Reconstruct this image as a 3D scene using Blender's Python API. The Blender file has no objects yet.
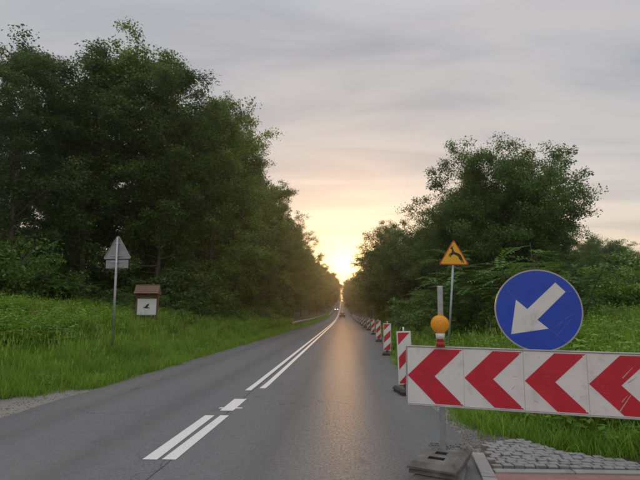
import bpy, bmesh, math, random
import numpy as np
from mathutils import Vector, Matrix

R = math.radians
S = bpy.context.scene
COL = S.collection
rng = np.random.default_rng(7)
random.seed(7)

# ------------------------------------------------------------------ camera, sky, sun, exposure
SUN_EL, SUN_AZ = R(6.2), R(0.3)          # azimuth measured from +Y (the road's direction) towards +X
cd = bpy.data.cameras.new('camera')
cam = bpy.data.objects.new('camera', cd)
COL.objects.link(cam)
cam.location = (1.75, 0, 1.5)
cam.rotation_euler = (R(90 + 8.88), 0, R(2.71))
cd.sensor_width = 36
cd.lens = 27
cd.clip_start = 0.05
cd.clip_end = 5000
S.camera = cam

S.view_settings.view_transform = 'Standard'
S.view_settings.look = 'None'
S.view_settings.exposure = 0.75
S.view_settings.gamma = 1.0
S.render.engine = 'CYCLES'
S.cycles.use_denoising = True
S.cycles.max_bounces = 8
S.cycles.diffuse_bounces = 3
S.cycles.glossy_bounces = 3
S.cycles.transmission_bounces = 4
S.cycles.volume_bounces = 0
S.cycles.sample_clamp_indirect = 6

sun_dir = Vector((math.sin(SUN_AZ) * math.cos(SUN_EL), math.cos(SUN_AZ) * math.cos(SUN_EL), math.sin(SUN_EL)))
ld = bpy.data.lights.new('sun', 'SUN')
ld.energy = 0.8
ld.angle = R(6)
ld.color = (1.0, 0.52, 0.18)
lo = bpy.data.objects.new('sun', ld)
COL.objects.link(lo)
lo.rotation_euler = sun_dir.to_track_quat('Z', 'Y').to_euler()


def nd(t, typ, **kw):
    n = t.nodes.new(typ)
    for k, v in kw.items():
        if hasattr(n, k):
            setattr(n, k, v)
        else:
            n.inputs[k].default_value = v
    return n


def math_n(t, op, a, b=None, c=None, clamp=False):
    n = t.nodes.new('ShaderNodeMath')
    n.operation = op
    n.use_clamp = clamp
    for i, v in enumerate((a, b, c)):
        if v is None:
            continue
        if isinstance(v, (int, float)):
            n.inputs[i].default_value = v
        else:
            t.links.new(v, n.inputs[i])
    return n.outputs[0]


def mixc(t, f, a, b, blend='MIX'):
    n = t.nodes.new('ShaderNodeMix')
    n.data_type = 'RGBA'
    n.blend_type = blend
    for i, v in ((0, f), (6, a), (7, b)):
        if isinstance(v, (int, float)):
            n.inputs[i].default_value = v
        elif isinstance(v, tuple):
            n.inputs[i].default_value = (*v, 1) if len(v) == 3 else v
        else:
            t.links.new(v, n.inputs[i])
    return n.outputs[2]


def ramp(t, src, stops, interp='LINEAR'):
    n = t.nodes.new('ShaderNodeValToRGB')
    cr = n.color_ramp
    cr.interpolation = interp
    while len(cr.elements) > 1:
        cr.elements.remove(cr.elements[-1])
    for i, (p, c) in enumerate(stops):
        e = cr.elements[0] if i == 0 else cr.elements.new(p)
        e.position = p
        e.color = (*c, 1) if isinstance(c, tuple) else (c, c, c, 1)
    t.links.new(src, n.inputs[0])
    return n.outputs[0]


W = bpy.data.worlds.new('World')
S.world = W
W.use_nodes = True
t = W.node_tree
t.nodes.clear()
out = nd(t, 'ShaderNodeOutputWorld')
sky = nd(t, 'ShaderNodeTexSky')
sky.sky_type = 'NISHITA'
sky.sun_disc = False
sky.sun_elevation = SUN_EL
sky.sun_rotation = SUN_AZ
sky.air_density = 1.2
sky.dust_density = 2.0
bg1 = nd(t, 'ShaderNodeBackground', Strength=0.05)
t.links.new(mixc(t, 1.0, sky.outputs[0], (0.2, 0.2, 0.2), 'MULTIPLY'), bg1.inputs[0])   # the cloud veil lets a fifth of the clear sky through
tc = nd(t, 'ShaderNodeTexCoord')
nrm = nd(t, 'ShaderNodeVectorMath', operation='NORMALIZE')
t.links.new(tc.outputs['Generated'], nrm.inputs[0])
sep = nd(t, 'ShaderNodeSeparateXYZ')
t.links.new(nrm.outputs[0], sep.inputs[0])
zc = math_n(t, 'MAXIMUM', sep.outputs[2], 0.0)
# cloud sheet: a noise on the plane the clouds lie in
den = math_n(t, 'ADD', zc, 0.12)
comb = nd(t, 'ShaderNodeCombineXYZ')
t.links.new(math_n(t, 'DIVIDE', sep.outputs[0], den), comb.inputs[0])
t.links.new(math_n(t, 'DIVIDE', sep.outputs[1], den), comb.inputs[1])
mp = nd(t, 'ShaderNodeMapping')
mp.inputs['Scale'].default_value = (0.7, 2.2, 1)
mp.inputs['Rotation'].default_value = (0, 0, R(-14))
t.links.new(comb.outputs[0], mp.inputs[0])
nz = nd(t, 'ShaderNodeTexNoise', Scale=1.3, Detail=6.0, Roughness=0.5, Distortion=0.6)
t.links.new(mp.outputs[0], nz.inputs['Vector'])
cl = ramp(t, nz.outputs[0], [(0.36, (0.80, 0.82, 0.88)), (0.50, (1.0, 1.0, 1.01)), (0.66, (1.17, 1.13, 1.09))])
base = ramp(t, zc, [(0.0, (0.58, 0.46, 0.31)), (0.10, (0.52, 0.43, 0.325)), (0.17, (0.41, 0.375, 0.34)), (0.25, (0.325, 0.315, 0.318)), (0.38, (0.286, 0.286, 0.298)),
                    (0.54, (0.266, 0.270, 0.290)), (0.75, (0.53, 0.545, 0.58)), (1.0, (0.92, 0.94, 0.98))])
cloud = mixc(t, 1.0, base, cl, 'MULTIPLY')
dot = nd(t, 'ShaderNodeVectorMath', operation='DOT_PRODUCT')
t.links.new(nrm.outputs[0], dot.inputs[0])
dot.inputs[1].default_value = sun_dir
cs = math_n(t, 'MAXIMUM', dot.outputs['Value'], 0.0)
g1 = math_n(t, 'POWER', cs, 80.0)
g2 = math_n(t, 'POWER', cs, 500.0)
g3 = math_n(t, 'POWER', cs, 1500.0)


def scaled(f, c):
    m = nd(t, 'ShaderNodeVectorMath', operation='SCALE')
    m.inputs[0].default_value = c
    t.links.new(f, m.inputs['Scale'])
    return m.outputs[0]


def addv(a, b):
    m = nd(t, 'ShaderNodeVectorMath', operation='ADD')
    t.links.new(a, m.inputs[0])
    t.links.new(b, m.inputs[1])
    return m.outputs[0]


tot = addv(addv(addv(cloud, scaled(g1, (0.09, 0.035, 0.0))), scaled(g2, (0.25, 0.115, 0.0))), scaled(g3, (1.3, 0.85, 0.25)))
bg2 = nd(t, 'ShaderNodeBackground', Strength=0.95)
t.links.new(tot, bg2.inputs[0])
ads = nd(t, 'ShaderNodeAddShader')
t.links.new(bg1.outputs[0], ads.inputs[0])
t.links.new(bg2.outputs[0], ads.inputs[1])
t.links.new(ads.outputs[0], out.inputs[0])

# ------------------------------------------------------------------ helpers


def tag(o, label=None, cat=None, group=None, kind=None):
    if label:
        o['label'] = label
    if cat:
        o['category'] = cat
    if group:
        o['group'] = group
    if kind:
        o['kind'] = kind
    return o


def empty(name, loc=(0, 0, 0), rot=(0, 0, 0)):
    o = bpy.data.objects.new(name, None)
    COL.objects.link(o)
    o.location = loc
    o.rotation_euler = rot
    o.empty_display_size = 0.2
    return o


def link(name, me, parent=None, loc=(0, 0, 0), rot=(0, 0, 0)):
    o = bpy.data.objects.new(name, me)
    COL.objects.link(o)
    o.location = loc
    o.rotation_euler = rot
    if parent:
        o.parent = parent
    return o


def copy_tree(o, parent=None):
    c = o.copy()
    COL.objects.link(c)
    if parent:
        c.parent = parent
    for ch in o.children:
        copy_tree(ch, c)
    return c


def np_mesh(name, V, Fs, mats, midx=None, tint=None, smooth=False):
    """V: (n,3); Fs: list of face arrays (m,k)."""
    me = bpy.data.meshes.new(name)
    V = np.asarray(V, dtype=np.float32)
    Fs = [np.asarray(f, dtype=np.int32) for f in Fs if len(f)]
    me.vertices.add(len(V))
    me.vertices.foreach_set('co', V.ravel())
    nl = sum(f.size for f in Fs)
    nf = sum(len(f) for f in Fs)
    me.loops.add(nl)
    me.loops.foreach_set('vertex_index', np.concatenate([f.ravel() for f in Fs]))
    me.polygons.add(nf)
    tot = np.concatenate([np.full(len(f), f.shape[1], dtype=np.int32) for f in Fs])
    st = np.concatenate([[0], np.cumsum(tot)[:-1]]).astype(np.int32)
    me.polygons.foreach_set('loop_start', st)
    me.polygons.foreach_set('loop_total', tot)
    if midx is not None:
        me.polygons.foreach_set('material_index', np.asarray(midx, dtype=np.int32))
    me.update(calc_edges=True)
    for m in mats:
        me.materials.append(m)
    if tint is not None:
        a = me.attributes.new('tint', 'FLOAT', 'POINT')
        a.data.foreach_set('value', np.asarray(tint, dtype=np.float32))
    if smooth:
        me.polygons.foreach_set('use_smooth', np.ones(nf, dtype=bool))
    me.validate()
    return me


def bm_mesh(name, bm, mats, smooth=False):
    me = bpy.data.meshes.new(name)
    bmesh.ops.recalc_face_normals(bm, faces=bm.faces)
    bm.to_mesh(me)
    bm.free()
    for m in (mats if isinstance(mats, (list, tuple)) else [mats]):
        me.materials.append(m)
    if smooth:
        for p in me.polygons:
            p.use_smooth = True
    return me


def bm_box(bm, c, s, bev=0.0, rot=None, mi=0, seg=1):
    r = bmesh.ops.create_cube(bm, size=1.0)
    vs = r['verts']
    M = Matrix.Translation(c) @ (rot.to_4x4() if rot else Matrix.Identity(4)) @ Matrix.Diagonal((*s, 1))
    bmesh.ops.transform(bm, matrix=M, verts=vs)
    fs = list({f for v in vs for f in v.link_faces})
    if bev:
        es = list({e for v in vs for e in v.link_edges})
        b = bmesh.ops.bevel(bm, geom=es, offset=bev, segments=seg, profile=0.6, affect='EDGES')
        fs = list(set(b['faces']) | {f for f in fs if f.is_valid})
    for f in fs:
        if f.is_valid:
            f.material_index = mi


def bm_tube(bm, p0, p1, r0, r1=None, seg=12, cap=True, mi=0):
    r1 = r0 if r1 is None else r1
    p0, p1 = Vector(p0), Vector(p1)
    q = (p1 - p0).to_track_quat('Z', 'Y').to_matrix()
    A, B = [], []
    for i in range(seg):
        a = 2 * math.pi * i / seg
        d = Vector((math.cos(a), math.sin(a), 0))
        A.append(bm.verts.new(p0 + q @ (d * r0)))
        B.append(bm.verts.new(p1 + q @ (d * r1)))
    for i in range(seg):
        f = bm.faces.new((A[i], A[(i + 1) % seg], B[(i + 1) % seg], B[i]))
        f.smooth = True
        f.material_index = mi
    if cap:
        bm.faces.new(A[::-1]).material_index = mi
        bm.faces.new(B).material_index = mi


def bm_prism(bm, pts, y0, y1, mi=0, side=None):
    """A polygon in the XZ plane with thickness from y0 (front) to y1."""
    A = [bm.verts.new((x, y0, z)) for x, z in pts]
    B = [bm.verts.new((x, y1, z)) for x, z in pts]
    n = len(pts)
    bm.faces.new(A).material_index = mi
    bm.faces.new(B[::-1]).material_index = mi if side is None else side
    for i in range(n):
        f = bm.faces.new((A[i], B[i], B[(i + 1) % n], A[(i + 1) % n]))
        f.material_index = mi if side is None else side


# ------------------------------------------------------------------ materials
def new_mat(name):
    m = bpy.data.materials.new(name)
    m.use_nodes = True
    t = m.node_tree
    b = t.nodes['Principled BSDF']
    return m, t, b


def noise(t, scale, detail=4.0, rough=0.55, coord='Object', dist=0.0, sc=None):
    c = nd(t, 'ShaderNodeTexCoord')
    n = nd(t, 'ShaderNodeTexNoise', Scale=scale, Detail=detail, Roughness=rough, Distortion=dist)
    if coord == 'World':
        g = nd(t, 'ShaderNodeNewGeometry')
        src = g.outputs['Position']
    else:
        src = c.outputs[coord]
    if sc:
        mpn = nd(t, 'ShaderNodeMapping')
        mpn.inputs['Scale'].default_value = sc
        t.links.new(src, mpn.inputs[0])
        src = mpn.outputs[0]
    t.links.new(src, n.inputs['Vector'])
    return n.outputs[0]


def bump(t, b, h, strength=0.3, dist=0.01):
    n = nd(t, 'ShaderNodeBump', Strength=strength, Distance=dist)
    t.links.new(h, n.inputs['Height'])
    t.links.new(n.outputs[0], b.inputs['Normal'])


def surf(name, c1, c2=None, scale=8.0, rough=0.6, metal=0.0, grime=None, gscale=3.0, gamt=(0.5, 0.75), bmp=0.0, bscale=60.0, spec=0.5, sc=None):
    """Base colour varied by a noise, a second noise laying grime over it, fine bump."""
    m, t, b = new_mat(name)
    col = mixc(t, ramp(t, noise(t, scale, sc=sc), [(0.3, 0.0), (0.7, 1.0)]), c1, c2 or c1)
    r = ramp(t, noise(t, scale * 2.3), [(0.3, max(0.0, rough - 0.1)), (0.7, min(1.0, rough + 0.12))])
    if grime:
        g = ramp(t, noise(t, gscale, 8.0, 0.65), [(gamt[0], 0.0), (gamt[1], 0.8)])
        col = mixc(t, g, col, grime)
    t.links.new(col, b.inputs['Base Color'])
    t.links.new(r, b.inputs['Roughness'])
    b.inputs['Metallic'].default_value = metal
    b.inputs['Specular IOR Level'].default_value = spec
    if bmp:
        bump(t, b, noise(t, bscale, 5.0), bmp, 0.004)
    return m


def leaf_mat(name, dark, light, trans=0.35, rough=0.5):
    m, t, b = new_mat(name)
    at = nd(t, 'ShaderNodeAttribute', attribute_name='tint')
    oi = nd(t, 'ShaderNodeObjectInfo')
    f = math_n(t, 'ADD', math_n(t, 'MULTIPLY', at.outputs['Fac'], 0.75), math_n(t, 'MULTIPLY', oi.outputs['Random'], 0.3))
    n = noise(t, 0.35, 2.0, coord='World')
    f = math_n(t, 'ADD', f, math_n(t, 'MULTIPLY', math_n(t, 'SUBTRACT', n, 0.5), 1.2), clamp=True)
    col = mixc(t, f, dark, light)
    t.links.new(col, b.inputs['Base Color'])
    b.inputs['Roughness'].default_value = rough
    b.inputs['Specular IOR Level'].default_value = 0.3
    tr = nd(t, 'ShaderNodeBsdfTranslucent')
    t.links.new(mixc(t, 0.35, col, (0.22, 0.25, 0.02)), tr.inputs['Color'])
    mx = nd(t, 'ShaderNodeMixShader')
    mx.inputs[0].default_value = trans
    t.links.new(b.outputs[0], mx.inputs[1])
    t.links.new(tr.outputs[0], mx.inputs[2])
    t.links.new(mx.outputs[0], t.nodes['Material Output'].inputs[0])
    return m


M = {}
M['leaf_alder'] = leaf_mat('alder_leaf', (0.026, 0.064, 0.020), (0.110, 0.205, 0.045))
M['leaf_dark'] = leaf_mat('dark_leaf', (0.018, 0.046, 0.019), (0.075, 0.150, 0.045))
M['leaf_light'] = leaf_mat('light_leaf', (0.055, 0.120, 0.026), (0.185, 0.310, 0.062))
M['leaf_bush'] = leaf_mat('bush_leaf', (0.040, 0.095, 0.020), (0.120, 0.230, 0.040))
M['leaf_frond'] = leaf_mat('frond_leaf', (0.045, 0.125, 0.025), (0.140, 0.290, 0.055))
M['leaf_pale'] = leaf_mat('pale_leaf', (0.110, 0.225, 0.045), (0.270, 0.430, 0.085))
M['leaf_weed'] = leaf_mat('weed_leaf', (0.075, 0.185, 0.020), (0.255, 0.430, 0.050))
M['grass'] = leaf_mat('grass_blade', (0.100, 0.230, 0.018), (0.270, 0.450, 0.050), 0.4)
M['grass_tall'] = leaf_mat('tall_grass_blade', (0.085, 0.205, 0.020), (0.240, 0.410, 0.055), 0.4)
M['bark'] = surf('bark', (0.060, 0.050, 0.040), (0.130, 0.115, 0.095), 6.0, 0.9, bmp=0.8, bscale=25.0, sc=(3, 3, 0.5))
M['galv'] = surf('galvanised_steel', (0.30, 0.32, 0.34), (0.42, 0.44, 0.46), 14.0, 0.45, 0.6, (0.16, 0.15, 0.13), 5.0, (0.58, 0.85))
M['signback'] = surf('sign_back_grey', (0.27, 0.275, 0.31), (0.34, 0.345, 0.38), 5.0, 0.5, 0.3, (0.22, 0.22, 0.2), 4.0, (0.6, 0.9))
M['white'] = surf('white_sheeting', (0.78, 0.77, 0.76), (0.70, 0.69, 0.68), 5.0, 0.42, 0.0, (0.34, 0.31, 0.27), 7.0, (0.54, 0.84), 0.05, 200.0)
M['red'] = surf('red_sheeting', (0.60, 0.018, 0.045), (0.48, 0.014, 0.036), 6.0, 0.42, 0.0, (0.48, 0.22, 0.20), 11.0, (0.62, 0.92), 0.05, 200.0)
M['blue'] = surf('blue_sheeting', (0.011, 0.068, 0.55), (0.009, 0.054, 0.45), 5.0, 0.38, 0.0, (0.03, 0.07, 0.34), 7.0, (0.6, 0.95))
M['scratch'] = surf('scratched_sheeting', (0.08, 0.13, 0.50), (0.14, 0.16, 0.42), 20.0, 0.6)
M['dirtmark'] = surf('dark_scuff', (0.18, 0.16, 0.15), (0.30, 0.27, 0.25), 20.0, 0.7)
M['scuffed'] = surf('scuffed_red', (0.62, 0.30, 0.30), (0.55, 0.42, 0.40), 30.0, 0.6)
M['alu'] = surf('aluminium_edge', (0.50, 0.50, 0.49), (0.38, 0.38, 0.37), 9.0, 0.45, 0.5, (0.2, 0.18, 0.15), 6.0, (0.6, 0.9))
M['orange'] = surf('orange_yellow_sheeting', (0.88, 0.45, 0.014), (0.80, 0.39, 0.012), 6.0, 0.4)
M['redborder'] = surf('faded_red_border', (0.48, 0.055, 0.012), (0.38, 0.04, 0.01), 6.0, 0.45)
M['black'] = surf('black_print', (0.012, 0.011, 0.010), (0.02, 0.018, 0.016), 6.0, 0.5)
M['amber'] = surf('amber_lens', (0.95, 0.42, 0.012), (0.88, 0.34, 0.010), 12.0, 0.18)
M['amber'].node_tree.nodes['Principled BSDF'].inputs['Transmission Weight'].default_value = 0.12
M['lampwhite'] = surf('lamp_body_white', (0.72, 0.70, 0.66), (0.6, 0.58, 0.54), 9.0, 0.5, 0.0, (0.3, 0.26, 0.2), 12.0)
M['lampred'] = surf('lamp_base_red', (0.42, 0.02, 0.02), (0.3, 0.015, 0.015), 9.0, 0.5)
M['rubber'] = surf('recycled_rubber', (0.085, 0.083, 0.078), (0.15, 0.145, 0.135), 9.0, 0.9, 0.0, (0.30, 0.28, 0.25), 5.0, (0.5, 0.85), 0.6, 90.0)
M['rubberdark'] = surf('dark_rubber', (0.035, 0.034, 0.033), (0.07, 0.068, 0.064), 12.0, 0.85, 0.0, (0.2, 0.18, 0.16), 6.0, (0.55, 0.85), 0.5, 80.0)
M['wood'] = surf('brown_stained_wood', (0.11, 0.050, 0.028), (0.17, 0.08, 0.045), 4.0, 0.7, bmp=0.3, sc=(8, 8, 1))
M['roofwood'] = surf('reddish_roof_board', (0.120, 0.066, 0.045), (0.180, 0.104, 0.074), 5.0, 0.7, bmp=0.3, sc=(1, 8, 8))
M['poster'] = surf('poster_paper', (0.70, 0.74, 0.74), (0.64, 0.69, 0.69), 4.0, 0.4)
M['postergreen'] = surf('poster_green', (0.06, 0.14, 0.08), (0.05, 0.12, 0.07), 4.0, 0.4)
M['postergrey'] = surf('poster_grey', (0.42, 0.46, 0.46), (0.46, 0.5, 0.5), 4.0, 0.4)
M['cobble'] = surf('grey_cobble', (0.19, 0.188, 0.185), (0.33, 0.322, 0.31), 9.0, 0.75, 0.0, (0.18, 0.165, 0.14), 18.0, (0.55, 0.85), 0.5, 70.0)
M['kerb'] = surf('concrete_kerb', (0.24, 0.232, 0.22), (0.34, 0.328, 0.31), 6.0, 0.85, 0.0, (0.15, 0.14, 0.12), 5.0, (0.48, 0.8), 0.4, 120.0)
M['joint'] = surf('joint_soil', (0.05, 0.046, 0.038), (0.09, 0.08, 0.065), 20.0, 0.95, bmp=0.5)
M['stone'] = surf('gravel_stone', (0.11, 0.105, 0.10), (0.26, 0.25, 0.235), 30.0, 0.85)
M['carpaint'] = surf('dark_grey_paint', (0.03, 0.03, 0.033), (0.04, 0.038, 0.04), 3.0, 0.3)
M['carsilver'] = surf('silver_paint', (0.45, 0.45, 0.46), (0.4, 0.4, 0.41), 3.0, 0.3, 0.5)
M['glass'] = surf('car_glass', (0.02, 0.022, 0.025), (0.02, 0.022, 0.025), 3.0, 0.05)
M['tyre'] = surf('tyre_rubber', (0.02, 0.02, 0.02), (0.03, 0.03, 0.03), 9.0, 0.85)
M['plate'] = surf('number_plate', (0.75, 0.75, 0.72), (0.7, 0.7, 0.68), 9.0, 0.4)


def emis(name, c, s):
    m, t, b = new_mat(name)
    b.inputs['Base Color'].default_value = (*c, 1)
    b.inputs['Emission Color'].default_value = (*c, 1)
    b.inputs['Emission Strength'].default_value = s
    return m


M['tail'] = emis('lit_tail_light', (1.0, 0.04, 0.03), 1.2)
M['headl'] = emis('lit_headlight', (1.0, 0.95, 0.85), 12.0)

# asphalt: grain, wheel tracks, patches, a sealed centre joint
m, t, b = new_mat('asphalt')
g = nd(t, 'ShaderNodeNewGeometry')
sp = nd(t, 'ShaderNodeSeparateXYZ')
t.links.new(g.outputs['Position'], sp.inputs[0])
fine = noise(t, 95.0, 3.0, 0.7, 'World')
mid = noise(t, 7.0, 5.0, 0.6, 'World')
big = noise(t, 0.5, 4.0, 0.55, 'World', sc=(1.6, 0.35, 1))
col = mixc(t, ramp(t, fine, [(0.30, 0.0), (0.70, 1.0)]), (0.085, 0.085, 0.086), (0.245, 0.243, 0.240))
coarse = noise(t, 34.0, 2.0, 0.6, 'World')
col = mixc(t, ramp(t, coarse, [(0.54, 0.0), (0.72, 0.55)]), col, (0.235, 0.23, 0.222))
col = mixc(t, ramp(t, coarse, [(0.28, 0.5), (0.44, 0.0)]), col, (0.05, 0.05, 0.05))
col = mixc(t, ramp(t, mid, [(0.40, 0.0), (0.75, 0.40)]), col, (0.095, 0.094, 0.092))
col = mixc(t, ramp(t, big, [(0.42, 0.0), (0.62, 0.35)]), col, (0.19, 0.187, 0.18))
oil = noise(t, 1.7, 3.0, 0.5, 'World', sc=(1.0, 0.5, 1))
col = mixc(t, ramp(t, oil, [(0.66, 0.0), (0.74, 0.45)]), col, (0.05, 0.049, 0.048))
lane = math_n(t, 'ABSOLUTE', math_n(t, 'SUBTRACT', math_n(t, 'ABSOLUTE', math_n(t, 'ADD', sp.outputs[0], 0.05)), 1.7))
track = math_n(t, 'SUBTRACT', 1.0, math_n(t, 'MULTIPLY', math_n(t, 'ABSOLUTE', math_n(t, 'SUBTRACT', lane, 0.72)), 2.6), clamp=True)
col = mixc(t, math_n(t, 'MULTIPLY', track, 0.40), col, (0.098, 0.096, 0.094))
dusty = math_n(t, 'MULTIPLY', math_n(t, 'ADD', math_n(t, 'MULTIPLY', sp.outputs[0], -1.0), -3.25, clamp=False), 3.0, clamp=True)
dusty2 = math_n(t, 'MULTIPLY', math_n(t, 'ADD', sp.outputs[0], math_n(t, 'ADD', -3.05, math_n(t, 'MULTIPLY', mid, 0.3))), 2.2, clamp=True)
col = mixc(t, math_n(t, 'MULTIPLY', math_n(t, 'MAXIMUM', dusty, dusty2), 0.45), col, (0.20, 0.185, 0.16))
wig = noise(t, 1.1, 5.0, 0.6, 'World')
xx = math_n(t, 'ADD', math_n(t, 'ADD', sp.outputs[0], 0.07), math_n(t, 'MULTIPLY', math_n(t, 'SUBTRACT', wig, 0.5), 0.10))
seam = math_n(t, 'LESS_THAN', math_n(t, 'ABSOLUTE', xx), 0.009)
col = mixc(t, math_n(t, 'MULTIPLY', seam, 0.75), col, (0.05, 0.05, 0.05))
vo = nd(t, 'ShaderNodeTexVoronoi', Scale=0.45)
vo.feature = 'DISTANCE_TO_EDGE'
vm = nd(t, 'ShaderNodeVectorMath', operation='ADD')
nv = nd(t, 'ShaderNodeTexNoise', Scale=1.7, Detail=6.0)
t.links.new(g.outputs['Position'], nv.inputs['Vector'])
t.links.new(g.outputs['Position'], vm.inputs[0])
t.links.new(nv.outputs['Color'], vm.inputs[1])
t.links.new(vm.outputs[0], vo.inputs['Vector'])
crk = math_n(t, 'MULTIPLY', math_n(t, 'LESS_THAN', vo.outputs['Distance'], 0.004), math_n(t, 'GREATER_THAN', noise(t, 0.33, 2.0, coord='World'), 0.50))
col = mixc(t, math_n(t, 'MULTIPLY', crk, 0.6), col, (0.07, 0.07, 0.07))
t.links.new(col, b.inputs['Base Color'])
b.inputs['Roughness'].default_value = 0.8
b.inputs['Specular IOR Level'].default_value = 0.0
# polished stone faces: a thin, broken gloss
gl = nd(t, 'ShaderNodeBsdfGlossy')
gl.inputs['Roughness'].default_value = 0.36
gl.inputs['Color'].default_value = (0.8, 0.8, 0.8, 1)
mxg = nd(t, 'ShaderNodeMixShader')
t.links.new(math_n(t, 'MULTIPLY', ramp(t, coarse, [(0.35, 0.15), (0.65, 1.0)]), 0.055), mxg.inputs[0])
t.links.new(b.outputs[0], mxg.inputs[1])
t.links.new(gl.outputs[0], mxg.inputs[2])
t.links.new(mxg.outputs[0], t.nodes['Material Output'].inputs[0])
M['asphalt'] = m

# road paint, worn through to the asphalt in spots
m, t, b = new_mat('road_paint')
wear = ramp(t, noise(t, 55.0, 8.0, 0.75, 'World'), [(0.52, 0.0), (0.70, 0.75)])
grain = noise(t, 95.0, 3.0, 0.7, 'World')
c0 = mixc(t, grain, (0.60, 0.60, 0.58), (0.80, 0.80, 0.78))
t.links.new(mixc(t, wear, c0, (0.22, 0.215, 0.21)), b.inputs['Base Color'])
b.inputs['Roughness'].default_value = 0.55
bump(t, b, grain, 0.35, 0.004)
M['paint'] = m

# soil
m, t, b = new_mat('soil')
g = nd(t, 'ShaderNodeNewGeometry')
sp = nd(t, 'ShaderNodeSeparateXYZ')
t.links.new(g.outputs['Position'], sp.inputs[0])
n1 = noise(t, 1.4, 6.0, 0.6, 'World')
n2 = noise(t, 40.0, 4.0, 0.7, 'World')
dirt = mixc(t, ramp(t, n2, [(0.3, 0.0), (0.7, 1.0)]), (0.15, 0.135, 0.115), (0.30, 0.275, 0.24))
humus = mixc(t, n1, (0.030, 0.040, 0.014), (0.060, 0.070, 0.022))
lx = math_n(t, 'LESS_THAN', sp.outputs[0], math_n(t, 'ADD', -4.6, math_n(t, 'MULTIPLY', n1, 1.0)))
rx = math_n(t, 'GREATER_THAN', sp.outputs[0], math_n(t, 'ADD', 3.4, math_n(t, 'MULTIPLY', n1, 1.2)))
t.links.new(mixc(t, math_n(t, 'MAXIMUM', lx, rx), dirt, humus), b.inputs['Base Color'])
b.inputs['Roughness'].default_value = 0.95
bump(t, b, n2, 0.7, 0.02)
M['soil'] = m

# red paving of the footpath
m, t, b = new_mat('red_paving')
bk = nd(t, 'ShaderNodeTexBrick', Scale=1.0)
bk.inputs['Color1'].default_value = (0.26, 0.12, 0.10, 1)
bk.inputs['Color2'].default_value = (0.33, 0.16, 0.13, 1)
bk.inputs['Mortar'].default_value = (0.16, 0.12, 0.10, 1)
bk.inputs['Brick Width'].default_value = 0.2
bk.inputs['Row Height'].default_value = 0.1
bk.inputs['Mortar Size'].default_value = 0.005
gg = nd(t, 'ShaderNodeNewGeometry')
t.links.new(gg.outputs['Position'], bk.inputs['Vector'])
t.links.new(mixc(t, ramp(t, noise(t, 30.0, 5.0), [(0.3, 0.0), (0.8, 0.5)]), bk.outputs[0], (0.22, 0.16, 0.14)), b.inputs['Base Color'])
b.inputs['Roughness'].default_value = 0.85
bump(t, b, bk.outputs['Fac'], 0.4, -0.004)
M['redpave'] = m


# ------------------------------------------------------------------ terrain, road
def zr(y):
    y = np.asarray(y, dtype=float)
    yy = np.clip(y, 60, 430)
    return 1e-4 * (yy - 60) ** 2 - 0.03 * np.maximum(y - 430, 0)


def sstep(a, b, x):
    u = np.clip((np.asarray(x, dtype=float) - a) / (b - a), 0, 1)
    return u * u * (3 - 2 * u)


XL = -3.33


def xr(y):
    return 3.2 + 1.6 * sstep(8, 45, y)


def T(x, y):
    x = np.asarray(x, dtype=float)
    y = np.asarray(y, dtype=float)
    s = np.maximum(XL - x - 0.1, 0)
    hl = 2.7 * (1 - np.exp(-np.maximum(s - 0.5, 0) * 0.095)) + 0.05 * sstep(0, 0.6, s)
    q = np.maximum(x - xr(y) - 0.1, 0)
    hr = 1.5 * (1 - np.exp(-np.maximum(q - 1.2, 0) * 0.13)) * sstep(60, 30, y)  + 0.03 * sstep(0, 0.6, q)
    bumpy = 0.06 * np.sin(x * 1.3 + 0.7 * np.sin(y * 0.4)) * np.sin(y * 0.9 + x * 0.3)
    off = sstep(0.5, 3, s) + sstep(0.8, 3, q)
    return zr(y) - 0.035 + hl + hr + bumpy * np.clip(off, 0, 1)


ys = np.concatenate([np.arange(-40, 0, 4), np.arange(0, 14, 0.5), np.arange(14, 60, 2), np.arange(60, 440, 6), np.arange(440, 961, 20)]).astype(float)
xs = np.concatenate([-np.geomspace(4.2, 420, 46)[::-1], [-4.0, -3.8, -3.6, -3.43, -3.35, -2, 0, 2, 3.1, 3.3, 3.5, 3.75, 4.0, 4.3, 4.6, 4.9, 5.2, 5.6], np.geomspace(6.0, 420, 40)])
GX, GY = np.meshgrid(xs, ys)
V = np.stack([GX, GY, T(GX, GY)], -1).reshape(-1, 3)
nx, ny = len(xs), len(ys)
i, j = np.meshgrid(np.arange(nx - 1), np.arange(ny - 1))
a = (j * nx + i).ravel()
ground = link('ground', np_mesh('ground', V, [np.stack([a, a + 1, a + nx + 1, a + nx], -1)], [M['soil']], smooth=True))
tag(ground, kind='structure')

cols = 9
rv, rf = [], []
for k, y in enumerate(ys):
    l, r_ = XL, float(xr(y))
    # crumbling edges
    l += random.uniform(-0.035, 0.03) if y < 60 else 0
    r_ += random.uniform(-0.05, 0.04) if y < 60 else 0
    for c in range(cols):
        rv.append((l + (r_ - l) * c / (cols - 1), y, float(zr(y))))
for k in range(len(ys) - 1):
    for c in range(cols - 1):
        a = k * cols + c
        rf.append((a, a + 1, a + cols + 1, a + cols))
# down-turned edges so that the sheet has thickness
nb = len(rv)
for k, y in enumerate(ys):
    for c in (0, cols - 1):
        p = rv[k * cols + c]
        rv.append((p[0] + (-0.03 if c == 0 else 0.03), p[1], p[2] - 0.06))
for k in range(len(ys) - 1):
    rf.append((k * cols, (k + 1) * cols, nb + 2 * (k + 1), nb + 2 * k))
    rf.append(((k + 1) * cols + cols - 1, k * cols + cols - 1, nb + 2 * k + 1, nb + 2 * (k + 1) + 1))
road = link('road', np_mesh('road', rv, [np.array(rf)], [M['asphalt']]))
tag(road, kind='structure')


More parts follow.
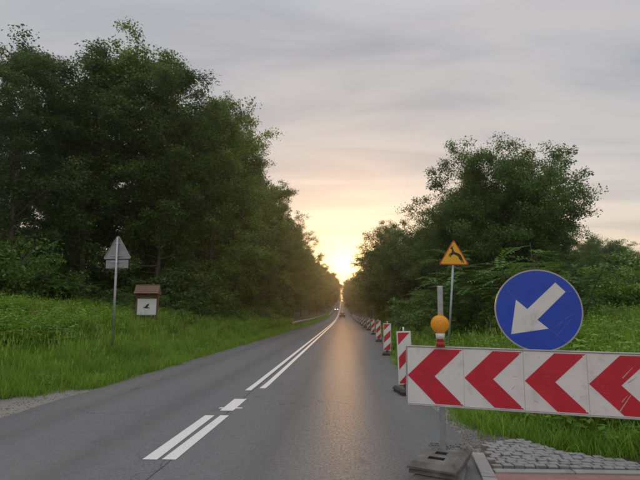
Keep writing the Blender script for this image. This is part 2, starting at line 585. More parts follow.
def marking(segs):
    """segs: list of polylines [(x_left, x_right, y)] laid 4 mm above the road."""
    v, f = [], []
    for sg in segs:
        n0 = len(v)
        for (a, b_, y) in sg:
            z = float(np.interp(y, ys, zr(ys))) + 0.005
            v += [(a, y, z), (b_, y, z)]
        for k in range(len(sg) - 1):
            q = n0 + 2 * k
            f.append((q, q + 1, q + 3, q + 2))
    o = link('road_marking', np_mesh('road_marking', v, [np.array(f)], [M['paint']]), road)
    return o


ysl = [y for y in ys if y > 10.5] 
marking([[(-0.363, -0.206, 5.23), (-0.341, -0.195, 7.48)]])
marking([[(-0.159, -0.010, 5.24), (-0.110, 0.022, 7.49)]])
marking([[(-0.209, 0.003, 7.84), (-0.218, 0.006, 8.93)], [(-0.275, -0.209, 8.02), (-0.275, -0.209, 8.11)], [(0.003, 0.10, 8.03), (0.003, 0.10, 8.12)]])
marking([[(-0.230, -0.109, 9.92)] + [(-0.22, -0.10, y) for y in ysl]])
marking([[(0.012, 0.140, 10.2)] + [(0.03, 0.15, y) for y in ysl]])

# ------------------------------------------------------------------ footway at the lower right: cobbles, kerbs, red path
pave = [(3.17, 5.06), (3.24, 5.60), (3.36, 6.02), (3.6, 6.05), (3.88, 6.27), (4.05, 5.85), (4.34, 5.5), (4.75, 5.32), (5.6, 5.26), (6.6, 5.25), (6.6, 5.06)]
bm = bmesh.new()
top = [bm.verts.new((x, y, 0.004)) for x, y in pave]
bot = [bm.verts.new((x, y, -0.08)) for x, y in pave]
bm.faces.new(top)
for k in range(len(pave)):
    bm.faces.new((top[k], top[(k + 1) % len(pave)], bot[(k + 1) % len(pave)], bot[k]))
pavement = link('pavement', bm_mesh('pavement', bm, M['joint']))
tag(pavement, kind='structure')


def inside(poly, x, y):
    c = False
    n = len(poly)
    for k in range(n):
        (x1, y1), (x2, y2) = poly[k], poly[(k + 1) % n]
        if (y1 > y) != (y2 > y) and x < (x2 - x1) * (y - y1) / (y2 - y1) + x1:
            c = not c
    return c


cob = []
for k in range(6):
    bm = bmesh.new()
    bmesh.ops.create_cube(bm, size=1.0)
    for v in bm.verts:
        v.co = Vector((v.co.x * 0.094, v.co.y * 0.078, v.co.z * 0.07))
        v.co += Vector((random.uniform(-.009, .009), random.uniform(-.009, .009), random.uniform(-.004, .004)))
        if v.co.z > 0:
            v.co.x *= 0.95
            v.co.y *= 0.95
    bmesh.ops.bevel(bm, geom=[e for e in bm.edges if all(v.co.z > 0 for v in e.verts)], offset=0.005, segments=1, affect='EDGES')
    for f in bm.faces:
        f.smooth = False
    cob.append(bm_mesh('cobble', bm, M['cobble']))
n_c = 0
row = 0
y = 5.105
while y < 6.3:
    x = 3.16 + (0.06 if row % 2 else 0)
    while x < 6.5:
        wv = 0.035 * math.sin(x * 2.1 + 0.4) + random.uniform(-.008, .008)
        if inside(pave, x, y + wv) and inside(pave, x - .04, y + wv) and inside(pave, x + .03, y + wv - 0.0) and n_c < 300:
            o = link('cobble', random.choice(cob), pavement, (x, y + wv, 0.0 + random.uniform(-.004, .005)), (random.uniform(-.035, .035), random.uniform(-.035, .035), random.uniform(-.12, .12) + random.choice((0, math.pi))))
            n_c += 1
        x += random.uniform(0.098, 0.112)
    y += 0.089
    row += 1

kerb = tag(empty('kerb', (3.2, 5.0, 0)), kind='structure')


def kerb_stone(p0, p1, w, h0, h1):
    d = Vector((p1[0] - p0[0], p1[1] - p0[1], 0))
    L = d.length
    bm = bmesh.new()
    bm_box(bm, (0, 0, 0), (L - 0.008, w, h1 - h0), 0.012, seg=2)
    link('kerb_stone', bm_mesh('kerb_stone', bm, M['kerb']), kerb, ((p0[0] + p1[0]) / 2 - 3.2, (p0[1] + p1[1]) / 2 - 5.0, (h0 + h1) / 2), (0, 0, math.atan2(d.y, d.x)))


kerb_stone((3.195, 5.58), (3.085, 4.78), 0.13, -0.1, 0.032)
kerb_stone((3.083, 4.77), (2.97, 3.95), 0.13, -0.1, 0.030)
for k in range(5):
    kerb_stone((3.19 + k * 0.75, 4.985), (3.19 + (k + 1) * 0.75, 4.988), 0.11, -0.1, 0.026 + 0.002 * (k % 2))
bm = bmesh.new()
pts = [(3.15, 4.92), (3.05, 3.95), (3.0, 2.2), (8.5, 2.2), (8.5, 4.92)]
top = [bm.verts.new((x, y, 0.015)) for x, y in pts]
bot = [bm.verts.new((x, y, -0.08)) for x, y in pts]
bm.faces.new(top)
for k in range(5):
    bm.faces.new((top[k], top[(k + 1) % 5], bot[(k + 1) % 5], bot[k]))
tag(link('footpath', bm_mesh('footpath', bm, M['redpave'])), kind='structure')


# ------------------------------------------------------------------ foliage building blocks (numpy)
def unit(v):
    return v / np.maximum(np.linalg.norm(v, axis=-1, keepdims=True), 1e-9)


class Leaves:
    """Many diamond-shaped, lightly folded leaves, each a quad of its own."""

    def __init__(self):
        self.V, self.t = [], []

    def add(self, P, D, N, L, Wd, tint):
        P, D, N = np.atleast_2d(P), unit(np.atleast_2d(D)), unit(np.atleast_2d(N))
        Sd = unit(np.cross(D, N))
        N2 = np.cross(Sd, D)
        L = np.reshape(L, (-1, 1)) * np.ones((len(P), 1))
        Wd = np.reshape(Wd, (-1, 1)) * np.ones((len(P), 1))
        q = np.stack([P, P + D * L * 0.45 + Sd * Wd * 0.5 + N2 * L * 0.06, P + D * L, P + D * L * 0.45 - Sd * Wd * 0.5 + N2 * L * 0.06], 1)
        self.V.append(q.reshape(-1, 3))
        self.t.append(np.repeat(np.reshape(tint, -1) * np.ones(len(P)), 4))

    def mesh(self, name, mat):
        V = np.concatenate(self.V)
        n = len(V) // 4
        return np_mesh(name, V, [np.arange(4 * n).reshape(-1, 4)], [mat], tint=np.concatenate(self.t))


class Tubes:
    def __init__(self):
        self.V, self.F, self.n = [], [], 0

    def add(self, P, rad, seg=5):
        P = np.asarray(P, float)
        rad = np.asarray(rad, float)
        tan = unit(np.gradient(P, axis=0))
        ref = np.where(np.abs(tan[:, 2:3]) > 0.9, np.array([[1.0, 0, 0]]), np.array([[0, 0, 1.0]]))
        u = unit(np.cross(tan, ref))
        v = np.cross(tan, u)
        a = np.linspace(0, 2 * np.pi, seg, endpoint=False)
        ring = P[:, None] + rad[:, None, None] * (np.cos(a)[None, :, None] * u[:, None] + np.sin(a)[None, :, None] * v[:, None])
        m = len(P)
        self.V.append(ring.reshape(-1, 3))
        for k in range(m - 1):
            b0 = self.n + k * seg
            i = np.arange(seg)
            i2 = (i + 1) % seg
            self.F.append(np.stack([b0 + i, b0 + i2, b0 + seg + i2, b0 + seg + i], -1))
        self.n += m * seg

    def mesh(self, name, mat):
        return np_mesh(name, np.concatenate(self.V), [np.concatenate(self.F)], [mat], smooth=True)


def pad(lv, g, c, r, n, L, flat=0.6, centre=None, tint0=0.5):
    """A spray of leaves round c; leaves face up and outward."""
    d = unit(g.normal(size=(n, 3)))
    rr = r * g.random((n, 1)) ** 0.62
    p = d * rr * np.array([1, 1, flat])
    P = c + p
    up = np.array([[0, 0, 1.0]])
    N = unit(0.7 * up + 0.5 * d + 0.55 * g.normal(size=(n, 3)))
    D = unit(np.cross(N, g.normal(size=(n, 3))) + 0.35 * d - 0.15 * up)
    ll = L * g.uniform(0.5, 1.4, n)
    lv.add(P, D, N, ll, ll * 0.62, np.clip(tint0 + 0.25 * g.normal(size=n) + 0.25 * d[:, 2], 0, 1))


def curve_pts(g, p, d, L, n, up=0.0, wob=0.15):
    P = [np.array(p, float)]
    d = unit(np.array(d, float))
    for k in range(n):
        d = unit(d + np.array([0, 0, up / n]) + wob * g.normal(size=3) / math.sqrt(n))
        P.append(P[-1] + d * L / n)
    return np.array(P)


def make_tree(seed, H, cb, Rc, nl, leaf, per_pad, lmat, spread=0.9, top_bias=1.0, lean=0.0, stems=1, trunk_r=0.16, ivy=0, ragged=0.3, pad_r=1.0):
    """Meshes (trunk with limbs, crown) of a broadleaf tree H metres tall, lowest limbs at cb*H, crown radius Rc."""
    g = np.random.default_rng(seed)
    lv, tb = Leaves(), Tubes()
    for st in range(stems):
        a0 = g.uniform(0, 6.28)
        off = 0.25 * (stems > 1)
        d0 = [math.cos(a0) * off * 0.9 + lean, math.sin(a0) * off * 0.9, 1]
        hs = H * (1 if st == 0 else g.uniform(0.72, 0.92))
        tp = curve_pts(g, (math.cos(a0) * off, math.sin(a0) * off, -0.25), d0, hs, 12, 0.35, 0.12)
        tr = trunk_r * (1 - 0.93 * np.linspace(0, 1, 13) ** 0.85) * (0.8 if st else 1)
        tr[0] *= 1.35
        tb.add(tp, tr, 8)
        cumz = np.linspace(0, 1, 13)
        nlim = int(nl / stems * (1 if st == 0 else 0.9))
        for k in range(nlim):
            u = (k + g.random()) / nlim
            f = cb + (0.985 - cb) * u ** 0.9
            base = np.array([np.interp(f, cumz, tp[:, q]) for q in range(3)])
            prof = (np.sin(np.pi * (0.12 + 0.80 * u ** top_bias)) ** 0.7) * (1 + ragged * g.normal())
            L = max(0.5, Rc * prof)
            az = k * 2.39996 + g.normal() * 0.4
            el = R(8 + 50 * u ** 1.5) + 0.22 * g.normal()
            d = np.array([math.cos(az) * math.cos(el), math.sin(az) * math.cos(el), math.sin(el)])
            P = curve_pts(g, base, d, L, 6, 0.25, 0.28)
            r0 = max(0.012, np.interp(f, cumz, tr) * 0.5)
            tb.add(P, np.linspace(r0, 0.008, 7), 5)
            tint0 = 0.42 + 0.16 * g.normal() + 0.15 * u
            nsub = max(2, int(L * 2.1 * spread))
            for q in range(nsub):
                w = 0.25 + 0.75 * (q + g.random()) / nsub
                bp = np.array([np.interp(w, np.linspace(0, 1, 7), P[:, e]) for e in range(3)])
                dd = unit(d + 1.0 * g.normal(size=3) * np.array([1, 1, 0.5]))
                sl = L * g.uniform(0.16, 0.38) * (1.15 - 0.4 * w)
                SP = curve_pts(g, bp, dd, sl, 3, 0.2, 0.25)
                tb.add(SP, np.linspace(max(0.006, r0 * 0.35), 0.004, 4), 3)
                pr = (0.48 + 0.34 * g.random()) * (0.75 + 0.11 * Rc) * pad_r
                pad(lv, g, SP[-1], pr, int(per_pad * g.uniform(0.6, 1.3)), leaf, 0.58, tint0=tint0 + 0.08 * g.normal())
                if g.random() < 0.5:
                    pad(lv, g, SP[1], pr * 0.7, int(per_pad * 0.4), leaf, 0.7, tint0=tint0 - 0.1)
            pad(lv, g, P[-1], 0.45 * (0.7 + 0.1 * Rc), int(per_pad * 0.7), leaf, 0.8, tint0=tint0)
    for k in range(ivy):
        h = g.uniform(0.2, cb * H * 1.3)
        f = h / H
        base = np.array([np.interp(f, np.linspace(0, 1, 13), tp[:, q]) for q in range(3)])
        a = g.uniform(0, 6.28)
        pad(lv, g, base + 0.3 * np.array([math.cos(a), math.sin(a), 0]), 0.38, 26, leaf * 0.8, 1.2, tint0=0.6)
    return tb.mesh('trunk', M['bark']), lv.mesh('crown', lmat)


def make_bush(seed, H, Rb, ns, leaf, per_pad, lmat):
    g = np.random.default_rng(seed)
    lv, tb = Leaves(), Tubes()
    for k in range(ns):
        az = g.uniform(0, 6.28)
        lean = g.uniform(0.05, 0.95)
        d = np.array([math.cos(az) * lean, math.sin(az) * lean, 1.0])
        L = H * g.uniform(0.6, 1.05) / (1 + 0.25 * lean)
        P = curve_pts(g, (g.normal() * Rb * 0.2, g.normal() * Rb * 0.2, -0.1), d, L, 6, -0.25, 0.3)
        tb.add(P, np.linspace(0.022, 0.005, 7), 4)
        t0 = 0.5 + 0.2 * g.normal()
        for q in range(7):
            w = g.uniform(0.15, 1.0)
            bp = np.array([np.interp(w, np.linspace(0, 1, 7), P[:, e]) for e in range(3)])
            bp = bp + g.normal(size=3) * np.array([1, 1, 0.6]) * Rb * 0.20
            bp[2] = max(bp[2], 0.12)
            pad(lv, g, bp, g.uniform(0.20, 0.38) * (0.6 + 0.35 * Rb), int(per_pad * g.uniform(0.6, 1.3)), leaf, 0.6, tint0=t0 + 0.2 * (w - 0.5))
    return tb.mesh('stem', M['bark']), lv.mesh('foliage', lmat)


def frond(lv, g, p, d, L, nleaf, leaf, tint, droop=0.7):
    """A pinnate leaf: leaflets in pairs along an arching stalk."""
    P = curve_pts(g, p, d, L, 8, -droop, 0.08)
    tan = unit(np.gradient(P, axis=0))
    s = np.linspace(0.12, 1.0, nleaf)
    for sg in (-1, 1):
        C = np.stack([np.interp(s, np.linspace(0, 1, 9), P[:, e]) for e in range(3)], -1)
        Tn = unit(np.stack([np.interp(s, np.linspace(0, 1, 9), tan[:, e]) for e in range(3)], -1))
        side = unit(np.cross(Tn, np.array([[0, 0, 1.0]]) + 0.15 * g.normal(size=(1, 3)))) * sg
        N = np.cross(side, Tn) * sg
        D = unit(side + 0.55 * Tn + 0.10 * g.normal(size=side.shape))
        ln = leaf * (0.65 + 0.5 * np.sin(np.pi * s * 0.85))
        lv.add(C, D, N, ln, ln * 0.36, np.clip(tint + 0.12 * g.normal(size=nleaf), 0, 1))
    return P


def make_frond_bush(seed, H, Rb, ns, lmat):
    g = np.random.default_rng(seed)
    lv, tb = Leaves(), Tubes()
    for k in range(ns):
        az = g.uniform(0, 6.28)
        lean = g.uniform(0.0, 0.7)
        P = curve_pts(g, (g.normal() * Rb * 0.25, g.normal() * Rb * 0.25, -0.1), (math.cos(az) * lean, math.sin(az) * lean, 1.0), H * g.uniform(0.65, 1.0), 8, 0.1, 0.22)
        tb.add(P, np.linspace(0.035, 0.008, 9), 5)
        for q in range(26):
            w = 0.18 + 0.82 * g.random() ** 0.8
            bp = np.array([np.interp(w, np.linspace(0, 1, 9), P[:, e]) for e in range(3)])
            a = g.uniform(0, 6.28)
            d = np.array([math.cos(a), math.sin(a), g.uniform(0.0, 0.7)])
            FP = frond(lv, g, bp, d, g.uniform(0.55, 1.05), 10, 0.15, 0.35 + 0.4 * w + 0.12 * g.normal())
            tb.add(FP[::2], np.linspace(0.006, 0.002, 5), 3)
    return tb.mesh('stem', M['bark']), lv.mesh('foliage', lmat)


# ------------------------------------------------------------------ trees
KIND = {}


def kind(name, *meshes):
    KIND[name] = meshes


# height each kind is built at
HB = {'alder': 18.0, 'alder_b': 18.0, 'dark': 18.0, 'dark_b': 18.0, 'light': 16.0, 'broad': 10.5, 'round': 11.0}
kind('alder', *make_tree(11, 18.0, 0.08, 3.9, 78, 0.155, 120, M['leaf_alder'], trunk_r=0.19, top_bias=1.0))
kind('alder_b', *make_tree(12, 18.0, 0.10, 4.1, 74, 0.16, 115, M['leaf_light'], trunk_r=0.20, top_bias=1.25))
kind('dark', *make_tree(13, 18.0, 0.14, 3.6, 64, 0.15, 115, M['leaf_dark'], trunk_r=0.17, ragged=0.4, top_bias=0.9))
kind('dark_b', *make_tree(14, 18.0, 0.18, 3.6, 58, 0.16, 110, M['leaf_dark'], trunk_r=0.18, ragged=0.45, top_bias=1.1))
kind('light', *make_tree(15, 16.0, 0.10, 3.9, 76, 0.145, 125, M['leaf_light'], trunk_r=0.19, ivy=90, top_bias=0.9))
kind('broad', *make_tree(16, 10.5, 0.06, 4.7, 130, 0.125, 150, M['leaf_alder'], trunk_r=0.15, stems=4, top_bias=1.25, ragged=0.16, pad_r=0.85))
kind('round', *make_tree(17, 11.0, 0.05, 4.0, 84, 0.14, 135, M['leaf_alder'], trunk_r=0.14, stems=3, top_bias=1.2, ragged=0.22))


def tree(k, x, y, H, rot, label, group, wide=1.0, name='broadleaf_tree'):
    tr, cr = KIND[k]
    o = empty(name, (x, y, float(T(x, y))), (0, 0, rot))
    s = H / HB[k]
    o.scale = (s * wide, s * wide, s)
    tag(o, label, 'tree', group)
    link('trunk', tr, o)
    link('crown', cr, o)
    return o



G1, G2, G3, G4 = 'trees along the left edge of the wood', 'trees inside the left wood', 'trees along the right roadside', 'distant trees lining the road'
front_left = [  # kind, x, y, height, width factor, label
    ('dark', -16.8, 26, 14.8, 1.1, 'dark tall tree at the outer left end of the wood, cut by the photo edge'),
    ('alder', -15.4, 31, 18.0, 1.15, 'tall dense tree with the highest rounded top above the left shrubs'),
    ('alder_b', -13.0, 33.5, 18.4, 1.1, 'tall full tree behind the grey back of the triangular sign'),
    ('alder', -11.0, 32, 16.8, 1.05, 'tall leafy tree rising behind the wooden notice board'),
    ('dark_b', -11.0, 45, 21.0, 0.80, 'thin dark tree with a spiky open top standing above the forest edge'),
    ('dark', -10.4, 47, 20.0, 0.80, 'slim dark tree with loose top, right beside the spiky one'),
    ('light', -8.0, 36, 15.6, 1.0, 'light green roadside tree with a pale leafy trunk at the bend of the verge'),
    ('alder_b', -8.8, 46, 17.6, 0.95, 'tall roadside tree just behind the light green one'),
    ('alder', -8.4, 55, 17.6, 0.95, 'roadside tree where the guardrail begins'),
    ('alder_b', -8.4, 66, 17.4, 0.95, 'roadside tree whose lower crown reaches out above the guardrail'),
]
for k, (kd, x, y, H, w, lb) in enumerate(front_left):
    tree(kd, x, y, H, k * 1.9, lb, G1, w)
g = np.random.default_rng(5)
inner = [(-22, 33), (-19, 39), (-24, 44), (-15.5, 40), (-12, 40), (-17, 50), (-21, 56), (-13, 53), (-27, 38), (-30, 50), (-11, 61), (-16, 64), (-25, 66), (-34, 60), (-12.5, 72), (-20, 76)]
for k, (x, y) in enumerate(inner):
    tree(('dark', 'alder', 'dark_b', 'alder_b')[k % 4], x, y, float(g.uniform(16.5, 19.5)), k * 2.3, 'dark forest tree deep inside the left wood behind its front trees', G2, 0.95)
right = [
    ('broad', 10.7, 26.5, 8.9, 0.90, 'large spreading tree with a ragged top, the tallest on the right of the road'),
    ('round', 9.2, 38, 8.2, 1.05, 'rounded tree left of the large spreading tree, behind the deer warning sign'),
    ('round', 9.2, 48, 9.2, 1.1, 'rounded tree overhanging the line of striped beacons'),
    ('round', 9.0, 59, 10.4, 1.15, 'taller roadside tree beyond the line of striped beacons'),
    ('alder', 8.9, 74, 12.2, 1.3, 'dark tree on the right of the road below the sunset glow'),
    ('broad', 10.0, 30.0, 8.4, 0.80, 'dark tree close behind the left half of the large spreading tree, closing its crown'),
    ('broad', 12.6, 30.5, 7.4, 0.9, 'full leafy tree filling the gap behind the right half of the large spreading tree'),
    ('broad', 18.0, 42, 7.0, 0.95, 'low tree just right of the large spreading tree'),
    ('round', 27, 54, 9.0, 1.1, 'bushy far tree above the light shrub on the right'),
    ('round', 35, 60, 9.4, 1.1, 'bushy tree at the right photo edge, far beyond the tall grass'),
    ('broad', 14.5, 35, 6.6, 0.8, 'small dark tree tucked behind the large spreading tree'),
]
for k, (kd, x, y, H, w, lb) in enumerate(right):
    tree(kd, x, y, H, k * 2.1 + 5.0, lb, G3, w)
for k, (x, y) in enumerate([(13, 48), (14, 60), (19, 58), (14, 74), (20, 70), (28, 66), (40, 70), (22, 82)]):
    tree(('round', 'broad')[k % 2], x, y, float(g.uniform(9.5, 12)), k * 1.7, 'dark tree in the thicket behind the right roadside trees', 'trees behind the right roadside', 1.0)
y = 78.0
k = 0
while y < 205:
    for sd, off in ((-1, 8.4), (1, 9.0)):
        x = sd * (off + float(g.uniform(-0.6, 0.9)))
        tree(('alder', 'alder_b', 'dark', 'light')[int(g.integers(0, 4))], x, y + float(g.uniform(-3, 3)), float(g.uniform(15, 18)) if sd < 0 else float(g.uniform(13, 16.5)), float(g.uniform(0, 6)),
             'distant tree in the left row lining the road beyond the guardrail start' if sd < 0 else 'distant tree in the right row lining the road beyond the beacons', G4 if sd < 0 else G4 + ' on the right', float(g.uniform(0.9, 1.05)))
    y += 10 + y * 0.02


# far woods: one mass of instanced trees beyond what can be told apart
def scatter(name, P, rot, scl, idx, variants, kindname='stuff'):
    c = bpy.data.collections.new(name + '_pieces')
    for k, (n_, parts) in enumerate(variants):
        for me in parts:
            o = bpy.data.objects.new('%s_%02d' % (n_, k), me)
            c.objects.link(o)
    me = bpy.data.meshes.new(name)
    me.vertices.add(len(P))
    me.vertices.foreach_set('co', np.asarray(P, np.float32).ravel())
    for an, ty, ar in (('rot', 'FLOAT_VECTOR', rot), ('scl', 'FLOAT_VECTOR', scl), ('idx', 'INT', idx)):
        at = me.attributes.new(an, ty, 'POINT')
        at.data.foreach_set('vector' if ty == 'FLOAT_VECTOR' else 'value', np.asarray(ar, np.float32 if ty != 'INT' else np.int32).ravel())
    me.update()
    o = link(name, me)
    tag(o, kind=kindname)
    ng = bpy.data.node_groups.new(name, 'GeometryNodeTree')
    ng.interface.new_socket('Geometry', in_out='INPUT', socket_type='NodeSocketGeometry')
    ng.interface.new_socket('Geometry', in_out='OUTPUT', socket_type='NodeSocketGeometry')
    gi, go = ng.nodes.new('NodeGroupInput'), ng.nodes.new('NodeGroupOutput')
    ip = ng.nodes.new('GeometryNodeInstanceOnPoints')
    ci = ng.nodes.new('GeometryNodeCollectionInfo')
    ci.inputs['Collection'].default_value = c
    ci.inputs['Separate Children'].default_value = True
    ci.inputs['Reset Children'].default_value = True
    ip.inputs['Pick Instance'].default_value = True
    for an, ty, sk in (('rot', 'FLOAT_VECTOR', 'Rotation'), ('scl', 'FLOAT_VECTOR', 'Scale'), ('idx', 'INT', 'Instance Index')):
        na = ng.nodes.new('GeometryNodeInputNamedAttribute')
        na.data_type = ty
        na.inputs['Name'].default_value = an
        ng.links.new(na.outputs['Attribute'], ip.inputs[sk])
    ng.links.new(gi.outputs[0], ip.inputs['Points'])
    ng.links.new(ci.outputs[0], ip.inputs['Instance'])
    ng.links.new(ip.outputs[0], go.inputs[0])
    md = o.modifiers.new('scatter', 'NODES')
    md.node_group = ng
    return o


fw = []
for y in np.arange(205, 640, 14):
    for x0 in (-7.6 if y < 240 else -5.4, -15, -24, -36, 8.8 if y < 240 else 6.0, 16, 25, 38):
        fw.append((x0 + g.uniform(-1.5, 1.5) * (1 if abs(x0) > 12 else 0.4), y + g.uniform(-5, 5)))
for y in np.arange(84, 205, 13):
    for x0 in (-15, -24, -36, -50, 17, 26, 38, 52):
        fw.append((x0 + g.uniform(-3, 3), y + g.uniform(-4, 4)))
for y in np.arange(46, 150, 12):
    for x0 in range(-118, -36, 11):
        if x0 < -0.62 * y - 4:
            fw.append((x0 + g.uniform(-4, 4), y + g.uniform(-5, 5)))
    for x0 in range(44, 124, 12):
        if y > 62:
            fw.append((x0 + g.uniform(-4, 4), y + g.uniform(-5, 5)))
fw = np.array(fw)
n = len(fw)
sc_ = g.uniform(0.85, 1.08, n) * np.where(fw[:, 0] > 0, np.where(fw[:, 0] > 24, 0.66, 0.86), 1.0)
wood_me = {}
for kd in ('alder', 'alder_b', 'dark', 'round'):
    wood_me[kd] = KIND[kd]
scatter('far_woods', np.stack([fw[:, 0], fw[:, 1], T(fw[:, 0], fw[:, 1])], -1), np.stack([0 * sc_, 0 * sc_, g.uniform(0, 6.28, n)], -1), np.stack([sc_ * 1.15] * 2 + [sc_], -1),
        g.integers(0, 3, n), [('wood_tree', [KIND[kd][1]]) for kd in ('alder', 'alder_b', 'dark')])

# ------------------------------------------------------------------ bushes
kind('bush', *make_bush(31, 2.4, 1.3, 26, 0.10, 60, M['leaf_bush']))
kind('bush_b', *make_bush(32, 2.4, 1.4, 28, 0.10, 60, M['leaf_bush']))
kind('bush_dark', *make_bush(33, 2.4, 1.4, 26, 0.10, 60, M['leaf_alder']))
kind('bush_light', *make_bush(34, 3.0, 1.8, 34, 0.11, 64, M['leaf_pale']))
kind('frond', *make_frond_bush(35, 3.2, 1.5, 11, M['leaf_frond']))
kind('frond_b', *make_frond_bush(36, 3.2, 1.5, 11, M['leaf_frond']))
BH = {'bush': 2.4, 'bush_b': 2.4, 'bush_dark': 2.4, 'bush_light': 3.0, 'frond': 3.2, 'frond_b': 3.2}


def shrub(k, x, y, H, wide, rot, label, group, name='shrub'):
    st, fo = KIND[k]
    o = empty(name, (x, y, float(T(x, y))), (0, 0, rot))
    s = H / BH[k]
    o.scale = (s * wide, s * wide, s)
    tag(o, label, 'shrub', group)
    link('stem', st, o)
    link('foliage', fo, o)


GL, GR = 'shrubs along the foot of the left wood', 'shrubs on the right verge'
shrubs = [
    ('bush', -14.6, 21.5, 4.4, 1.0, 'tall green shrub at the far left under the wood, cut by the photo edge', GL),
    ('bush_b', -14.2, 24.5, 3.6, 1.1, 'large green shrub second from the left at the foot of the wood', GL),
    ('frond', -12.6, 25.0, 2.6, 1.2, 'shrub with arching sprays left of the triangular sign', GL),
    ('bush_dark', -11.2, 26.5, 1.9, 1.4, 'low dark shrub behind the post of the triangular sign', GL),
    ('bush', -9.8, 25.5, 1.4, 1.3, 'low bramble shrub between the triangular sign and the notice board', GL),
    ('bush_dark', -9.0, 28.5, 1.9, 1.4, 'dark low shrub right behind the notice board', GL),
    ('bush_b', -7.4, 26.5, 1.2, 1.6, 'low spreading shrub to the right of the notice board', GL),
    ('bush_dark', -7.2, 31.0, 1.4, 1.6, 'dark low shrub before the light green roadside tree', GL),
    ('bush', -6.6, 41.0, 1.6, 1.4, 'low shrub at the road verge past the light green tree', GL),
    ('bush_dark', -6.6, 50.0, 1.8, 1.4, 'low dark shrub at the verge just before the guardrail', GL),
    ('frond', 8.2, 16.5, 4.0, 1.1, 'tall shrub with feathery leaves behind the round blue sign', GR),
    ('frond_b', 6.4, 19.0, 3.1, 1.2, 'shrub with feathery leaves beside the leaning deer sign post', GR),
    ('frond', 10.6, 20.5, 3.6, 1.1, 'shrub with feathery leaves under the right side of the spreading tree', GR),
    ('bush', 6.8, 24.0, 2.6, 1.3, 'green shrub left of the deer sign near the third beacon', GR),
    ('bush_dark', 7.2, 30.0, 3.2, 1.3, 'dark shrub under the rounded trees by the beacons', GR),
    ('bush_b', 6.6, 40.0, 2.2, 1.3, 'green shrub at the road edge beside the fifth beacon', GR),
    ('bush_light', 7.2, 57.0, 2.6, 1.2, 'bright green shrub glowing behind the far beacons', GR),
    ('bush_light', 15.6, 23.0, 4.1, 0.95, 'large light green shrub above the right end of the barrier', GR),
    ('bush_light', 19.6, 27.0, 4.4, 1.0, 'light green shrub at the right photo edge behind the tall grass', GR),
    ('bush_dark', 13.0, 28.0, 4.2, 1.1, 'dark shrub between the spreading tree and the light green shrub', GR),
]
for k, (kd, x, y, H, w, lb, gr) in enumerate(shrubs):
    shrub(kd, x, y, H, w, k * 1.3, lb, gr)

# thicket filling the wood between its trunks
ux = np.concatenate([g.uniform(-62, -8.6, 420), g.uniform(9, 60, 330)])
uy = np.concatenate([g.uniform(30, 80, 420), g.uniform(30, 84, 330)])
ok = np.where(ux < 0, uy > 26 - 0.12 * ux + 2, uy > 30 + 0.25 * np.maximum(ux - 14, 0))
ux, uy = ux[ok], uy[ok]
n = len(ux)
us = g.uniform(0.8, 1.6, n)
scatter('thicket', np.stack([ux, uy, T(ux, uy)], -1), np.stack([0 * us, 0 * us, g.uniform(0, 6.28, n)], -1), np.stack([us * 1.3, us * 1.3, us], -1), g.integers(0, 2, n), [('thicket_shrub', [KIND[kd][1]]) for kd in ('bush_dark', 'bush')])

# ------------------------------------------------------------------ grass, weeds, gravel


def tuft(seed, nb, h0, h1, rad, wid, lean=0.5, seeds=0.0):
    g = np.random.default_rng(seed)
    V, F, Tn = [], [], []
    for k in range(nb):
        a = g.uniform(0, 6.28)
        rr = rad * math.sqrt(g.random())
        p = np.array([math.cos(a) * rr, math.sin(a) * rr, -0.03])
        b = g.uniform(0, 6.28)
        h = g.uniform(h0, h1)
        ln = lean * g.uniform(0.15, 1.0) * h
        dx = np.array([math.cos(b), math.sin(b), 0])
        sx = np.array([-math.sin(b), math.cos(b), 0])
        w = wid * g.uniform(0.7, 1.3)
        tt = g.uniform(0, 1)
        n0 = len(V)
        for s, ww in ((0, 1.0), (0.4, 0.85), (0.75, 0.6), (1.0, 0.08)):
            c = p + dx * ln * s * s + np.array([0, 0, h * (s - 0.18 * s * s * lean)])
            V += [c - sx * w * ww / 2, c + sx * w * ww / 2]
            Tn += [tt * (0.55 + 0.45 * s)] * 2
        for q in range(3):
            e = n0 + 2 * q
            F.append((e, e + 1, e + 3, e + 2))
        if g.random() < seeds:
            c = p + dx * ln + np.array([0, 0, h * (1 - 0.18 * lean)])
            n0 = len(V)
            V += [c + sx * 0.012, c - sx * 0.012, c + np.array([0, 0, 0.11]) - sx * 0.004 + dx * 0.03, c + np.array([0, 0, 0.11]) + sx * 0.004 + dx * 0.03]
            Tn += [1.2] * 4
            F.append((n0, n0 + 1, n0 + 2, n0 + 3))
    return V, F, Tn


def tuft_mesh(name, mat, *a, **k):
    V, F, Tn = tuft(*a, **k)
    return np_mesh(name, np.array(V), [np.array(F)], [mat], tint=np.array(Tn))


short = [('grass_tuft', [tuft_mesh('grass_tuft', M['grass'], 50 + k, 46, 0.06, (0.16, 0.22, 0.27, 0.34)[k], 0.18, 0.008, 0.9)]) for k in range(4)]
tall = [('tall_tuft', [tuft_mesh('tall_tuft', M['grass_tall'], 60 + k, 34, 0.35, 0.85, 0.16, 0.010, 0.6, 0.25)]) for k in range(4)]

M['straw'] = leaf_mat('dry_straw', (0.22, 0.17, 0.07), (0.36, 0.30, 0.14), 0.3)
M['flower'] = surf('white_flower', (0.75, 0.75, 0.70), (0.65, 0.66, 0.55), 20.0, 0.6)
dry = [('dry_tuft', [tuft_mesh('dry_tuft', M['straw'], 66 + k, 9, 0.4, 0.95, 0.14, 0.007, 0.5, 0.9)]) for k in range(2)]


